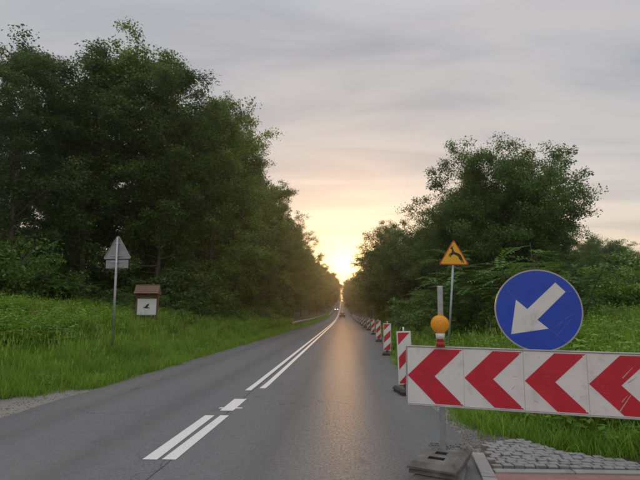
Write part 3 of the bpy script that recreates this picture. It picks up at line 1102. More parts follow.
def weed(seed, H, nstem, leaf):
    g = np.random.default_rng(seed)
    lv = Leaves()
    for s in range(nstem):
        a = g.uniform(0, 6.28)
        P = curve_pts(g, (0.15 * g.normal(), 0.15 * g.normal(), -0.02), (0.5 * math.cos(a) * g.random(), 0.5 * math.sin(a) * g.random(), 1), H * g.uniform(0.6, 1.0), 6, -0.1, 0.12)
        t0 = 0.5 + 0.2 * g.normal()
        side = np.array([math.cos(a + 1.5), math.sin(a + 1.5), 0])
        lv.add(P[:-1], P[1:] - P[:-1], np.tile(np.cross(side, [0, 0, 1.0]) + 0.01, (6, 1)), np.linalg.norm(P[1:] - P[:-1], axis=1) * 1.1, 0.012, t0 - 0.2)
        for q in range(9):
            w = 0.15 + 0.85 * q / 8
            bp = np.array([np.interp(w, np.linspace(0, 1, 7), P[:, e]) for e in range(3)])
            for h in (0, 1):
                az = q * 1.57 + h * math.pi + a + 0.3 * g.normal()
                D = np.array([math.cos(az), math.sin(az), 0.25 - 0.5 * g.random()])
                ln = leaf * (1.15 - 0.55 * w) * g.uniform(0.8, 1.2)
                lv.add(bp, D, np.array([0, 0, 1.0]) + 0.3 * g.normal(size=3), ln, ln * 0.55, np.clip(t0 + 0.25 * (w - 0.5) + 0.1 * g.normal(), 0, 1))
    return lv.mesh('weed', M['leaf_weed'])


def herb(seed, nfr):
    g = np.random.default_rng(seed)
    lv = Leaves()
    for q in range(nfr):
        a = g.uniform(0, 6.28)
        frond(lv, g, (0.05 * math.cos(a), 0.05 * math.sin(a), 0), (math.cos(a), math.sin(a), g.uniform(0.7, 2.0)), g.uniform(0.4, 0.8), 9, 0.13, 0.45 + 0.2 * g.normal(), 1.0)
    return lv.mesh('herb', M['leaf_weed'])


weeds = [('weed_plant', [weed(70 + k, 0.8, 9, 0.12)]) for k in range(3)] + [('herb_plant', [herb(80 + k, 16)]) for k in range(2)]


def left_edge(y):
    return np.where(y < 10.5, -3.42 - 0.42 * (10.5 - y) ** 0.8 * (y < 10.5), -3.42) if False else -3.42 - 0.36 * np.maximum(10.5 - y, 0)


def in_left(x, y):
    return x < left_edge(y) + 0.12 * np.sin(y * 3.1) * np.cos(y * 1.3)


cobp = [(3.42, 40.0), (3.5, 7.95), (3.5, 6.7), (3.62, 6.38), (3.92, 6.40), (4.10, 5.95), (4.38, 5.58), (4.8, 5.40), (7.2, 5.33)]


def in_right(x, y):
    px = np.array([p[0] for p in cobp[3:]])
    py = np.array([p[1] for p in cobp[3:]])
    yb = np.interp(x, px, py)
    e = np.maximum(np.interp(y, [6.4, 6.7, 7.95, 9.0], [3.62, 3.5, 3.52, 3.4]), xr(y) + 0.05)
    return (x > e + 0.06 * np.sin(y * 4.0)) & (y > yb)


def sample(n, xa, xb, ya, yb, pw=1.0):
    """Points thicker near the camera."""
    y = ya + (yb - ya) * rng.random(n) ** pw
    return xa + (xb - xa) * rng.random(n), y


def place(name, x, y, smin, smax, variants, sz=1.0, zoff=0.0, tilt=0.12, grow=0.0):
    n = len(x)
    s = rng.uniform(smin, smax, n) * (1 + grow * np.maximum(y - 10, 0))
    P = np.stack([x, y, T(x, y) + zoff], -1)
    rot = np.stack([rng.normal(0, tilt, n), rng.normal(0, tilt, n), rng.uniform(0, 6.28, n)], -1)
    zs = s / (1 + grow * np.maximum(y - 10, 0)) * sz * (1 + 0.25 * grow * np.maximum(y - 10, 0))
    return scatter(name, P, rot, np.stack([s, s, zs], -1), rng.integers(0, len(variants), n), variants)


def merge(*ab):
    return np.concatenate([a for a, b in ab]), np.concatenate([b for a, b in ab])


def keep(xy, f):
    m_ = f(*xy)
    return xy[0][m_], xy[1][m_]


# mown strip along both road edges and turf under everything
L1 = keep(sample(7000, -7.0, -3.3, 6.0, 40, 1.5), in_left)
L2 = keep(sample(2600, -4.6, -3.36, 40, 170, 1.2), in_left)
L3 = keep(sample(5200, -17, -5.5, 7.0, 30, 1.0), in_left)
R1 = keep(sample(4200, 3.3, 8.5, 5.2, 16, 1.3), in_right)
R2 = keep(sample(2600, 3.5, 6.5, 12, 110, 1.6), in_right)
gx, gy = merge(L1, L2, L3, R1, R2)
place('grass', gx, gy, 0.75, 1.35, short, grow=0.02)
# tall grass
pn = lambda x, y: np.sin(x * 0.9 + 1.3 * np.sin(y * 0.35)) + np.sin(y * 0.6 + x * 0.4)
T1 = keep(sample(5000, -18, -4.6, 7.5, 30, 1.0), lambda x, y: in_left(x + 2.9 + 0.4 * np.sin(y * 0.8), y) & (pn(x, y) > -0.7))
T2 = keep(sample(900, -7.5, -4.6, 30, 60, 1.0), lambda x, y: in_left(x + 0.9, y))
T3 = keep(sample(5200, 4.1, 24, 6.6, 26, 1.0), lambda x, y: in_right(x - 0.35, y - 0.5))
T4 = keep(sample(600, 5.2, 8, 26, 70, 1.0), lambda x, y: in_right(x - 0.5, y))
tx, ty = merge(T1, T2, T3, T4, keep(sample(500, -8, -3.7, 7.5, 34, 1.0), lambda x, y: in_left(x + 0.5, y)))
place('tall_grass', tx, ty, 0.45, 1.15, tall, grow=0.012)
D1 = keep(sample(420, -17, -5.2, 8.5, 32, 1.0), lambda x, y: in_left(x + 2.0, y))
D2 = keep(sample(420, 4.3, 22, 6.9, 26, 1.0), lambda x, y: in_right(x - 0.4, y - 0.5))
dx_, dy_ = merge(D1, D2)
place('dry_grass', dx_, dy_, 0.6, 1.2, dry)
W1 = keep(sample(5600, -18, -5.0, 8.0, 29, 1.0), lambda x, y: in_left(x + 3.3 + 0.4 * np.sin(y * 0.8), y) & (pn(x + 3, y) > -0.8))
W2 = keep(sample(420, -9.5, -4.9, 26, 60, 1.0), lambda x, y: in_left(x + 0.9, y))
W3 = keep(sample(2400, 4.4, 20, 5.8, 24, 1.0), lambda x, y: in_right(x - 0.5, y - 0.6) & (pn(x * 1.7 + 1, y * 1.7) > -0.2))
wx, wy = merge(W1, W2, W3)
W4 = keep(sample(900, -8, -3.4, 6.5, 30, 1.0), lambda x, y: in_left(x + 0.25, y) & ~in_left(x + 3.0, y))
place('low_weeds', W4[0], W4[1], 0.18, 0.45, weeds)
place('weeds', wx, wy, 0.5, 1.35, weeds, grow=0.008)
# wood floor growth
fx, fy = keep(sample(1500, -32, -6.5, 28, 75, 1.0), lambda x, y: x < -6.5)
fx2, fy2 = sample(900, 6.5, 34, 24, 75, 1.0)
place('undergrowth', np.concatenate([fx, fx2]), np.concatenate([fy, fy2]), 1.0, 2.0, [('floor_plant', [herb(90, 18)]), ('floor_weed', [weed(91, 0.9, 10, 0.14)])])

# named weed clumps that stand out on the left verge
wm = []
for k in range(3):
    g2 = np.random.default_rng(95 + k)
    lv = Leaves()
    for q in range(30):
        a, rr = g2.uniform(0, 6.28), 0.5 * math.sqrt(g2.random())
        for s in range(6):
            pad(lv, g2, np.array([math.cos(a) * rr, math.sin(a) * rr, 0.12 + 0.55 * g2.random() * (1 - rr)]), 0.12, 9, 0.10, 0.5, tint0=0.45 + 0.2 * g2.normal())
    wm.append(lv.mesh('leafy_weed', M['leaf_weed']))
for k, (x, y, s, lb) in enumerate([
        (-6.0, 9.6, 0.8, 'low clump of broad-leaved weeds beside the gravel at the left road edge'),
        (-7.9, 11.2, 1.35, 'large clump of broad-leaved weeds on the left verge at the photo edge'),
        (-7.3, 12.8, 1.1, 'dark clump of weeds halfway between the gravel and the triangular sign'),
        (-9.4, 13.4, 1.5, 'broad weed clump on the bank above the large one at the photo edge'),
        (-9.6, 15.6, 1.4, 'tall leafy weed clump higher up the left grass bank'),
        (-11.6, 17.0, 1.6, 'weed clump at the crest of the left bank before the tall shrub'),
        (-7.6, 16.2, 0.9, 'small weed clump just behind the post of the triangular sign'),
        (-8.6, 18.2, 1.2, 'leafy weed clump just left of the notice board'),
        (-6.3, 22.0, 0.9, 'small leafy weed clump right of the notice board')]):
    o = link('weed_clump', wm[k % 3], None, (x, y, float(T(x, y))), (0, 0, k * 1.7))
    o.scale = (s, s, s)
    tag(o, lb, 'weeds', 'weed clumps on the left verge')

# gravel
stones = []
for k in range(4):
    bm = bmesh.new()
    bmesh.ops.create_icosphere(bm, subdivisions=1, radius=0.5)
    for v in bm.verts:
        v.co = Vector((v.co.x * random.uniform(.8, 1.2), v.co.y * random.uniform(.7, 1.1), v.co.z * random.uniform(.5, .8)))
    stones.append(('pebble', [bm_mesh('pebble', bm, M['stone'])]))
A = sample(2600, -6.5, -3.2, 4.6, 10.4, 1.0)
mA = ~in_left(A[0] - 0.2, A[1])
B = sample(600, 3.1, 4.0, 5.7, 8.2, 1.0)
mB = (~in_right(B[0] + 0.05, B[1])) & ((B[1] > 6.05) | (B[0] < 3.3)) & (B[0] > 3.08)
C_ = (rng.uniform(3.25, 3.75, 500), rng.uniform(5.95, 6.75, 500))
D_ = (np.concatenate([rng.normal(-3.35, 0.06, 500), rng.normal(3.22, 0.05, 160)]), np.concatenate([rng.uniform(8, 26, 500), rng.uniform(5.7, 9, 160)]))
px_ = np.concatenate([A[0][mA], B[0][mB], C_[0], D_[0]])
py_ = np.concatenate([A[1][mA], B[1][mB], C_[1], D_[1]])
place('gravel', px_, py_, 0.010, 0.034, stones, 1.0, 0.004, 0.5)

# ------------------------------------------------------------------ chevron barrier
# the board's face runs from (2.37, 5.00) to the right and slightly towards the camera
BA = Vector((2.372, 5.0, 0.0))
bdir = Vector((2.04, -0.45, 0)).normalized()
byaw = math.atan2(bdir.y, bdir.x)
barrier = tag(empty('chevron_barrier', BA, (0, R(1.0), byaw)), 'long red and white chevron barrier board pointing left, on a grey post', 'barrier')
PW, PH, ZB = 0.545, 0.55, 0.632      # panel width and height, lower edge
for k in range(6):
    x0 = k * PW
    bm = bmesh.new()
    bm_box(bm, (x0 + PW / 2, 0.016, ZB + PH / 2), (PW - 0.0012, 0.028, PH), 0.004, mi=0)
    # red chevron as a print, 1 mm proud of the panel
    cx = x0 + 0.006
    h2 = PH / 2 - 0.012
    zc_ = ZB + PH / 2
    aw, bw = 0.268, 0.262       # slant of the arms and breadth of the red
    up = [(cx, zc_), (cx + bw, zc_), (cx + bw + aw, zc_ + h2), (cx + aw, zc_ + h2)]
    dn = [(cx, zc_), (cx + aw, zc_ - h2), (cx + bw + aw, zc_ - h2), (cx + bw, zc_)]
    for pl in (up, dn):
        f = bm.faces.new([bm.verts.new((a_, 0.0005, b_)) for a_, b_ in pl])
        f.material_index = 1
    for sx in (0.03, PW - 0.03):
        for sz in (ZB + 0.03, ZB + PH - 0.03):
            bm_tube(bm, (x0 + sx, 0.003, sz), (x0 + sx, -0.004, sz), 0.007, 0.006, 8, mi=0)
    # scuffs
    for q in range(7 if k else 4):
        sx, sz = x0 + random.uniform(0.05, PW - 0.05), ZB + random.uniform(0.04, PH - 0.04)
        L_, a_ = random.uniform(0.01, 0.05), random.uniform(-1.3, 1.3)
        w_ = 0.0016
        ca, sa = math.cos(a_), math.sin(a_)
        f = bm.faces.new([bm.verts.new((sx + u * ca - v * sa, -0.0004, sz + u * sa + v * ca)) for u, v in ((0, -w_), (L_, -w_ * .5), (L_, w_ * .5), (0, w_))])
        f.material_index = 2
    if k == 3:
        for (u0, v0, u1, v1, w_) in ((0.24, 0.05, 0.34, 0.20, 0.006), (0.28, 0.34, 0.37, 0.44, 0.005), (0.32, 0.30, 0.40, 0.36, 0.004), (0.26, 0.13, 0.31, 0.19, 0.004)):
            d_ = Vector((u1 - u0, v1 - v0)).normalized()
            n_ = Vector((-d_.y, d_.x)) * w_
            f = bm.faces.new([bm.verts.new((x0 + a_, -0.0004, ZB + b_)) for a_, b_ in ((u0 + n_.x, v0 + n_.y), (u0 - n_.x, v0 - n_.y), (u1 - n_.x * .3, v1 - n_.y * .3), (u1 + n_.x * .3, v1 + n_.y * .3))])
            f.material_index = 3
    me = bpy.data.meshes.new('panel')
    bm.to_mesh(me)
    bm.free()
    for mm in ('white', 'red', 'dirtmark', 'scuffed'):
        me.materials.append(M[mm])
    link('panel', me, barrier)
Lb = 6 * PW
bm = bmesh.new()
bm_box(bm, (Lb / 2, 0.014, ZB + PH + 0.009), (Lb + 0.012, 0.036, 0.014), 0.003)
link('top_rail', bm_mesh('top_rail', bm, M['alu']), barrier)
bm = bmesh.new()
bm_box(bm, (Lb / 2, 0.014, ZB - 0.008), (Lb + 0.012, 0.036, 0.012), 0.003)
link('bottom_rail', bm_mesh('bottom_rail', bm, M['alu']), barrier)
bm = bmesh.new()
bm_box(bm, (-0.006, 0.014, ZB + PH / 2), (0.010, 0.036, PH + 0.004), 0.003)
link('end_rail', bm_mesh('end_rail', bm, M['alu']), barrier)
for xp, zt in ((0.335, 1.80), (2.85, 1.25)):
    bm = bmesh.new()
    bm_box(bm, (xp, 0.085, (zt + 0.08) / 2), (0.055, 0.055, zt - 0.08), 0.005)
    link('post', bm_mesh('post', bm, M['galv']), barrier)
    for zz in (0.75, 1.06):
        bm = bmesh.new()
        bm_box(bm, (xp, 0.046, zz), (0.11, 0.028, 0.05), 0.004)
        bm_tube(bm, (xp - 0.04, 0.03, zz), (xp - 0.04, 0.075, zz), 0.008, seg=6)
        bm_tube(bm, (xp + 0.04, 0.03, zz), (xp + 0.04, 0.075, zz), 0.008, seg=6)
        link('clamp', bm_mesh('clamp', bm, M['galv']), barrier)


def foot_mesh(name, W_, L_, H_, ch, holes, mat, dark, depth=0.07, z0=0.0):
    """A slab W_ x L_ with chamfered edges and rectangular sockets sunk into its top."""
    bm = bmesh.new()
    xs_ = sorted({-W_ / 2 + ch, W_ / 2 - ch} | {v for h in holes for v in h[:2]})
    ys_ = sorted({-L_ / 2 + ch, L_ / 2 - ch} | {v for h in holes for v in h[2:]})
    vg = {(i, j): bm.verts.new((x, y, z0 + H_)) for i, x in enumerate(xs_) for j, y in enumerate(ys_)}
    for i in range(len(xs_) - 1):
        for j in range(len(ys_) - 1):
            cx, cy = (xs_[i] + xs_[i + 1]) / 2, (ys_[j] + ys_[j + 1]) / 2
            q = [vg[i, j], vg[i + 1, j], vg[i + 1, j + 1], vg[i, j + 1]]
            if any(h[0] < cx < h[1] and h[2] < cy < h[3] for h in holes):
                lo_ = [bm.verts.new((v.co.x, v.co.y, v.co.z - depth)) for v in q]
                bm.faces.new(lo_).material_index = 1
                for e in range(4):
                    bm.faces.new((q[e], lo_[e], lo_[(e + 1) % 4], q[(e + 1) % 4])).material_index = 1
            else:
                bm.faces.new(q)
    nx_, ny_ = len(xs_), len(ys_)
    ring = [vg[i, 0] for i in range(nx_)] + [vg[nx_ - 1, j] for j in range(1, ny_)] + [vg[i, ny_ - 1] for i in range(nx_ - 2, -1, -1)] + [vg[0, j] for j in range(ny_ - 2, 0, -1)]
    prev = ring
    for ex, zz in ((ch, H_ * 0.58), (ch, H_ * 0.40), (ch - 0.018, H_ * 0.34), (ch - 0.012, 0.0)):
        cur = []
        for v in ring:
            sx = 1 + ex / (W_ / 2 - ch)
            sy = 1 + ex / (L_ / 2 - ch)
            jit = 0.003
            cur.append(bm.verts.new((v.co.x * sx + random.uniform(-jit, jit), v.co.y * sy + random.uniform(-jit, jit), z0 + zz)))
        for e in range(len(ring)):
            bm.faces.new((prev[e], cur[e], cur[(e + 1) % len(ring)], prev[(e + 1) % len(ring)]))
        prev = cur
    bm.faces.new(prev[::-1])
    return bm_mesh(name, bm, [mat, dark])


hl = [(-0.045, 0.045, -0.19, -0.11), (-0.045, 0.045, -0.04, 0.04), (-0.045, 0.045, 0.12, 0.19), (-0.13, -0.09, -0.30, -0.22)]
o = link('rubber_foot', foot_mesh('rubber_foot', 0.44, 0.84, 0.10, 0.045, hl, M['rubber'], M['rubberdark']), None, (2.665, 4.86, 0.005), (0, 0, R(-17)))
tag(o, 'lower of the two stacked grey foot slabs under the barrier post', 'base', 'stacked rubber feet of the barrier')
hu = [(-0.075, 0.075, -0.24, -0.15), (-0.055, 0.055, -0.05, 0.05)]
o = link('rubber_foot', foot_mesh('rubber_foot', 0.43, 0.82, 0.10, 0.045, hu, M['rubber'], M['rubberdark']), None, (2.67, 4.86, 0.105), (R(-0.8), R(0.5), R(-24)))
tag(o, 'upper of the two stacked grey foot slabs, with square sockets, under the barrier post', 'base', 'stacked rubber feet of the barrier')
# crumbs of earth lying on the upper foot
cr = (rng.uniform(2.60, 2.98, 90), rng.uniform(4.98, 5.22, 90))
n = 90
scatter('crumbs', np.stack([cr[0], cr[1], np.full(n, 0.207)], -1), rng.normal(0, 1, (n, 3)), np.repeat(rng.uniform(0.008, 0.026, (n, 1)), 3, 1), rng.integers(0, 4, n), stones)

# amber warning lamp in front of the post, clipped on the board's top
lp = tag(empty('warning_lamp', (2.712, 4.905, 1.19), (0, 0, R(-6))), 'round amber warning lamp with white and red neck on top of the barrier board', 'warning lamp')
bm = bmesh.new()
prof = [(0.0, -0.052), (0.012, -0.0515), (0.020, -0.0475), (0.026, -0.0505), (0.036, -0.0455), (0.042, -0.0475), (0.050, -0.041), (0.056, -0.042), (0.064, -0.034), (0.069, -0.034), (0.076, -0.025), (0.080, -0.024), (0.084, -0.012)]
seg = 32
rings = []
for r_, yy in prof:
    rings.append([bm.verts.new((r_ * math.cos(2 * math.pi * q / seg), yy, 0.222 + r_ * math.sin(2 * math.pi * q / seg))) for q in range(seg)] if r_ > 0 else [bm.verts.new((0, yy, 0.222))])
for a_, b_ in zip(rings, rings[1:]):
    for q in range(seg):
        if len(a_) == 1:
            f = bm.faces.new((a_[0], b_[q], b_[(q + 1) % seg]))
        else:
            f = bm.faces.new((a_[q], b_[q], b_[(q + 1) % seg], a_[(q + 1) % seg]))
        f.smooth = False
bm.faces.new(rings[-1])
link('lens', bm_mesh('lens', bm, M['amber']), lp)
bm = bmesh.new()
bm_tube(bm, (0, -0.014, 0.222), (0, 0.03, 0.222), 0.090, 0.087, 32)
bm_tube(bm, (0, 0.03, 0.222), (0, 0.05, 0.222), 0.082, 0.066, 32)
link('lens_rim', bm_mesh('lens_rim', bm, M['amber']), lp)
bm = bmesh.new()
bm_tube(bm, (0, 0, 0.075), (0, 0, 0.13), 0.040, 0.046, 16)
bm_box(bm, (0, 0, 0.105), (0.082, 0.07, 0.05), 0.012)
link('neck', bm_mesh('neck', bm, M['lampwhite']), lp)
bm = bmesh.new()
bm_tube(bm, (0, 0, 0.0), (0, 0, 0.05), 0.044, 0.036, 16)
bm_tube(bm, (0, 0, 0.05), (0, 0, 0.076), 0.036, 0.030, 16)
link('neck_base', bm_mesh('neck_base', bm, M['lampred']), lp)

# round blue keep-left sign standing on the board
sg = tag(empty('round_sign', (3.618, 4.745, 1.545), (0, 0, byaw)), 'round blue sign with a white arrow pointing down left, standing on the barrier board', 'road sign')
bm = bmesh.new()
n_ = 64
rx_, rz_ = 0.392, 0.392
for (r0, y0, y1, mi_) in ((1.0, 0.0, 0.022, 0),):
    bm_prism(bm, [(rx_ * math.cos(2 * math.pi * q / n_), rz_ * math.sin(2 * math.pi * q / n_)) for q in range(n_)], y0, y1, 0)
link('sign_plate', bm_mesh('sign_plate', bm, M['alu']), sg)
bm = bmesh.new()
bm.faces.new([bm.verts.new((rx_ * .968 * math.cos(2 * math.pi * q / n_), -0.0015, rz_ * .968 * math.sin(2 * math.pi * q / n_))) for q in range(n_)])
me = bpy.data.meshes.new('sign_face')
bm.to_mesh(me)
bm.free()
me.materials.append(M['blue'])
link('sign_face', me, sg)
bm = bmesh.new()
ar = [(-.49, .26), (-.65, -.58), (.21, -.44), (-.03, -.23), (.645, .44), (.43, .67), (-.24, .03)]
f = bm.faces.new([bm.verts.new((a_ * rx_, -0.003, b_ * rz_)) for a_, b_ in ar])
me = bpy.data.meshes.new('arrow')
bm.to_mesh(me)
bm.free()
me.materials.append(M['white'])
link('arrow', me, sg)
bm = bmesh.new()
for (u0, v0, u1, v1, w_) in ((-.72, .58, -.49, .26, .006), (.43, .67, .42, .76, .006), (.645, .44, .78, .45, .006), (.21, -.44, .60, -.78, .006), (.30, -.42, .84, -.05, .005), (.36, -.62, .74, -.20, .006), (.40, -.40, .66, -.14, .004)):
    d_ = Vector((u1 - u0, v1 - v0)).normalized()
    nn = Vector((-d_.y, d_.x)) * w_
    bm.faces.new([bm.verts.new((a_ * rx_, -0.0042, b_ * rz_)) for a_, b_ in ((u0 + nn.x, v0 + nn.y), (u0 - nn.x, v0 - nn.y), (u1 - nn.x, v1 - nn.y), (u1 + nn.x, v1 + nn.y))])
me = bpy.data.meshes.new('scratch_mark')
bm.to_mesh(me)
bm.free()
me.materials.append(M['scratch'])
o = link('scratch_mark', me, sg)
o['kind'] = 'stuff'
bm = bmesh.new()
bm_box(bm, (-0.05, 0.062, -0.30), (0.05, 0.04, 1.10), 0.004)
link('bracket', bm_mesh('bracket', bm, M['galv']), sg)

# ------------------------------------------------------------------ striped beacons
BW, BHt = 0.285, 1.02


def stripe_board():
    bm = bmesh.new()
    bm_box(bm, (0, 0.0, 0.16 + BHt / 2), (BW, 0.045, BHt), 0.012, seg=2, mi=0)
    iw, ih = BW - 0.04, BHt - 0.05
    x0, zt = -iw / 2, 0.16 + BHt - 0.025
    P_ = 0.47
    for yy in (-0.024, 0.024):
        for k in range(-1, 4):
            s0, s1 = k * P_, k * P_ + 0.235
            poly = [(0, 0), (iw, 0), (iw, ih), (0, ih)]
            for (lim, sgn) in ((s0, 1), (s1, -1)):     # clip by u+v >= s0 and u+v <= s1
                res = []
                for e in range(len(poly)):
                    a_, b_ = poly[e], poly[(e + 1) % len(poly)]
                    fa, fb = sgn * (a_[0] + a_[1] - lim), sgn * (b_[0] + b_[1] - lim)
                    if fa >= 0:
                        res.append(a_)
                    if fa * fb < 0:
                        q = fa / (fa - fb)
                        res.append((a_[0] + (b_[0] - a_[0]) * q, a_[1] + (b_[1] - a_[1]) * q))
                poly = res
                if len(poly) < 3:
                    break
            if len(poly) >= 3:
                sx = 1 if yy < 0 else -1
                f = bm.faces.new([bm.verts.new((sx * (x0 + u), yy, zt - v)) for u, v in poly])
                f.material_index = 1
    me = bpy.data.meshes.new('board')
    bm.to_mesh(me)
    bm.free()
    me.materials.append(M['white'])
    me.materials.append(M['red'])
    return me


bme = stripe_board()
fme = foot_mesh('foot', 0.36, 0.72, 0.115, 0.04, [(-0.10, -0.03, -0.30, -0.20), (0.03, 0.10, -0.30, -0.20), (-0.06, 0.06, 0.20, 0.28)], M['rubberdark'], M['rubberdark'])
bm = bmesh.new()
bm_tube(bm, (0, 0, 0.16 + BHt - 0.01), (0, 0, 0.16 + BHt + 0.085), 0.020, 0.017, 12)
hme = bm_mesh('handle', bm, M['white'])
bm = bmesh.new()
bm_box(bm, (0, 0, 0.135), (0.09, 0.05, 0.10), 0.008)
sme = bm_mesh('socket', bm, M['rubberdark'])
by = [(2.97, 9.75), (3.42, 18.8), (3.79, 28.2), (4.10, 38.4), (4.27, 48.6), (4.38, 59), (4.45, 69), (4.5, 79), (4.5, 89.5), (4.5, 100), (4.5, 111), (4.5, 122), (4.5, 134)]
ordn = ['first', 'second', 'third', 'fourth', 'fifth', 'sixth', 'seventh', 'eighth', 'ninth', 'tenth', 'eleventh', 'twelfth', 'thirteenth']
for k, (x, y) in enumerate(by):
    o = empty('striped_beacon', (x, y, float(zr(y))), (R(random.uniform(-.8, .8)), R(random.uniform(-1.4, 1.4)), R(random.uniform(-9, 9))))
    lb = 'red and white striped beacon half hidden behind the left end of the chevron barrier' if k == 0 else '%s red and white striped beacon along the road, counted from the chevron barrier' % ordn[k]
    tag(o, lb, 'beacon', 'striped beacons along the right road edge')
    link('foot', fme, o)
    link('socket', sme, o)
    link('board', bme, o)
    link('handle', hme, o)


# ------------------------------------------------------------------ triangular signs
def tri(side, zb, rnd=0.04, n=5):
    """Rounded triangle, point up, its lower edge at zb."""
    h = side * math.sqrt(3) / 2
    C3 = [(-side / 2, zb), (side / 2, zb), (0, zb + h)]
    cen = (0, zb + h / 3)
    pts = []
    for k, (x, z) in enumerate(C3):
        d = math.hypot(x - cen[0], z - cen[1])
        q = (x - (x - cen[0]) / d * rnd * 2, z - (z - cen[1]) / d * rnd * 2)
        a0 = (-150, -30, 90)[k]
        for e in range(n):
            a_ = R(a0 - 60 + 120 * e / (n - 1))
            pts.append((q[0] + rnd * math.cos(a_), q[1] + rnd * math.sin(a_)))
    return pts


ds = tag(empty('deer_sign', (4.76, 14.4, float(T(4.76, 14.4))), (0, R(5.4), R(-2))), 'orange triangular warning sign with a leaping deer on a leaning grey post', 'road sign')
bm = bmesh.new()
bm_tube(bm, (0, 0.05, -0.3), (0, 0.05, 3.62), 0.032, seg=14)
link('post', bm_mesh('post', bm, M['galv']), ds)
pl = link('sign_plate', None, ds) if False else empty('sign_plate_pivot') if False else None
tri_rot = Matrix.Rotation(R(-4.0), 4, 'Y')


def tri_part(name, pts, y0, y1, mat, piv, back=None):
    bm = bmesh.new()
    bm_prism(bm, pts, y0, y1)
    M4 = Matrix.Translation(piv) @ tri_rot @ Matrix.Translation(-Vector(piv))
    bmesh.ops.transform(bm, matrix=M4, verts=bm.verts)
    return link(name, bm_mesh(name, bm, mat), ds)


zb = 2.965
piv = (0, 0, zb + 0.3)
tri_part('sign_plate', tri(0.90, zb), 0.0, 0.018, M['redborder'], piv)
tri_part('sign_face', tri(0.79, zb + 0.034, 0.03), -0.003, -0.0005, M['orange'], piv)
sc_ = 1 / 305.0
deer = [[(254, 213), (245, 222), (248, 228), (259, 227), (261, 240), (257, 258), (262, 272), (285, 279), (308, 290), (322, 305), (335, 318), (346, 302), (344, 287), (328, 272), (305, 262), (287, 257), (277, 240), (271, 222), (264, 211)],
        [(258, 213), (252, 197), (256, 195), (263, 211)], [(265, 213), (271, 197), (275, 199), (270, 215)],
        [(333, 300), (346, 298), (357, 322), (368, 353), (362, 355), (349, 329), (331, 314)], [(322, 303), (338, 311), (346, 331), (351, 351), (345, 351), (338, 333), (320, 313)],
        [(257, 260), (265, 273), (246, 279), (236, 298), (230, 296), (238, 273)], [(262, 267), (272, 278), (254, 288), (249, 305), (243, 304), (246, 283)]]
bm = bmesh.new()
for q, poly in enumerate(deer):
    bm.faces.new([bm.verts.new(((x - 278) * sc_, -0.0040 - 0.0004 * q, zb + (374 - z) * sc_)) for x, z in poly])
M4 = Matrix.Translation(piv) @ tri_rot @ Matrix.Translation(-Vector(piv))
bmesh.ops.transform(bm, matrix=M4, verts=bm.verts)
link('deer_symbol', bm_mesh('deer_symbol', bm, M['black']), ds)
for zz in (3.08, 3.45):
    bm = bmesh.new()
    bm_box(bm, (0, 0.045, zz), (0.10, 0.055, 0.04), 0.004)
    link('clamp', bm_mesh('clamp', bm, M['galv']), ds)

ls = tag(empty('triangular_sign', (-5.45, 15.0, float(T(-5.45, 15.0))), (0, R(-1.0), R(3))), 'grey back of a triangular road sign with a small plate below, on a tall post', 'road sign')
bm = bmesh.new()
bm_tube(bm, (0, 0, -0.3), (0, 0, 3.98 - ls.location.z), 0.034, seg=14)
link('post', bm_mesh('post', bm, M['galv']), ls)
zo = 3.28 - ls.location.z
bm = bmesh.new()
bm_prism(bm, tri(0.92, zo, 0.045), 0.055, 0.070)
link('sign_plate', bm_mesh('sign_plate', bm, M['signback']), ls)
bm = bmesh.new()
outer, inner_ = tri(0.92, zo, 0.045), tri(0.86, zo + 0.018, 0.04)
A_ = [bm.verts.new((x, 0.054, z)) for x, z in outer]
B_ = [bm.verts.new((x, 0.054, z)) for x, z in inner_]
A2 = [bm.verts.new((x, 0.036, z)) for x, z in outer]
B2 = [bm.verts.new((x, 0.036, z)) for x, z in inner_]
nn = len(A_)
for q in range(nn):
    r_ = (q + 1) % nn
    bm.faces.new((A2[q], A2[r_], B2[r_], B2[q]))
    bm.faces.new((A_[q], A_[r_], A2[r_], A2[q]))
    bm.faces.new((B_[q], B2[q], B2[r_], B_[r_]))
link('folded_edge', bm_mesh('folded_edge', bm, M['signback']), ls)
bm = bmesh.new()
bm_box(bm, (0, 0.062, zo - 0.165), (0.72, 0.015, 0.27), 0.005)
link('lower_plate', bm_mesh('lower_plate', bm, M['signback']), ls)
for zz in (zo + 0.1, zo + 0.5, zo - 0.1, zo - 0.24):
    bm = bmesh.new()
    bm_box(bm, (0, 0.03, zz), (0.12, 0.05, 0.035), 0.004)
    bm_box(bm, (0, 0.045, zz), (0.40 if zz < zo + 0.3 else 0.24, 0.016, 0.028), 0.003)
    link('clamp', bm_mesh('clamp', bm, M['galv']), ls)

# ------------------------------------------------------------------ wooden notice board
nx0, nz = -7.29, float(T(-7.29, 22))
nb_ = tag(empty('notice_board', (nx0, 22, nz), (0, 0, R(6))), 'wooden notice board with a red-brown plank roof and a white poster in the tall grass', 'notice board')
z0 = 2.86 - nz
for sx in (-0.46, 0.46):
    bm = bmesh.new()
    bm_box(bm, (sx, 0, (z0 - 0.42) / 2 - 0.1), (0.10, 0.10, z0 - 0.22), 0.008)
    link('post', bm_mesh('post', bm, M['wood']), nb_)
for zz, hh in ((z0 - 0.50, 0.09), (z0 - 1.50, 0.10)):
    bm = bmesh.new()
    bm_box(bm, (0, -0.03, zz), (0.82, 0.05, hh), 0.006)
    link('crossbar', bm_mesh('crossbar', bm, M['wood']), nb_)
# back boards
for q in range(5):
    bm = bmesh.new()
    bm_box(bm, (0, 0.02, z0 - 0.64 - q * 0.185), (0.82, 0.025, 0.178), 0.004)
    link('back_plank', bm_mesh('back_plank', bm, M['wood']), nb_)
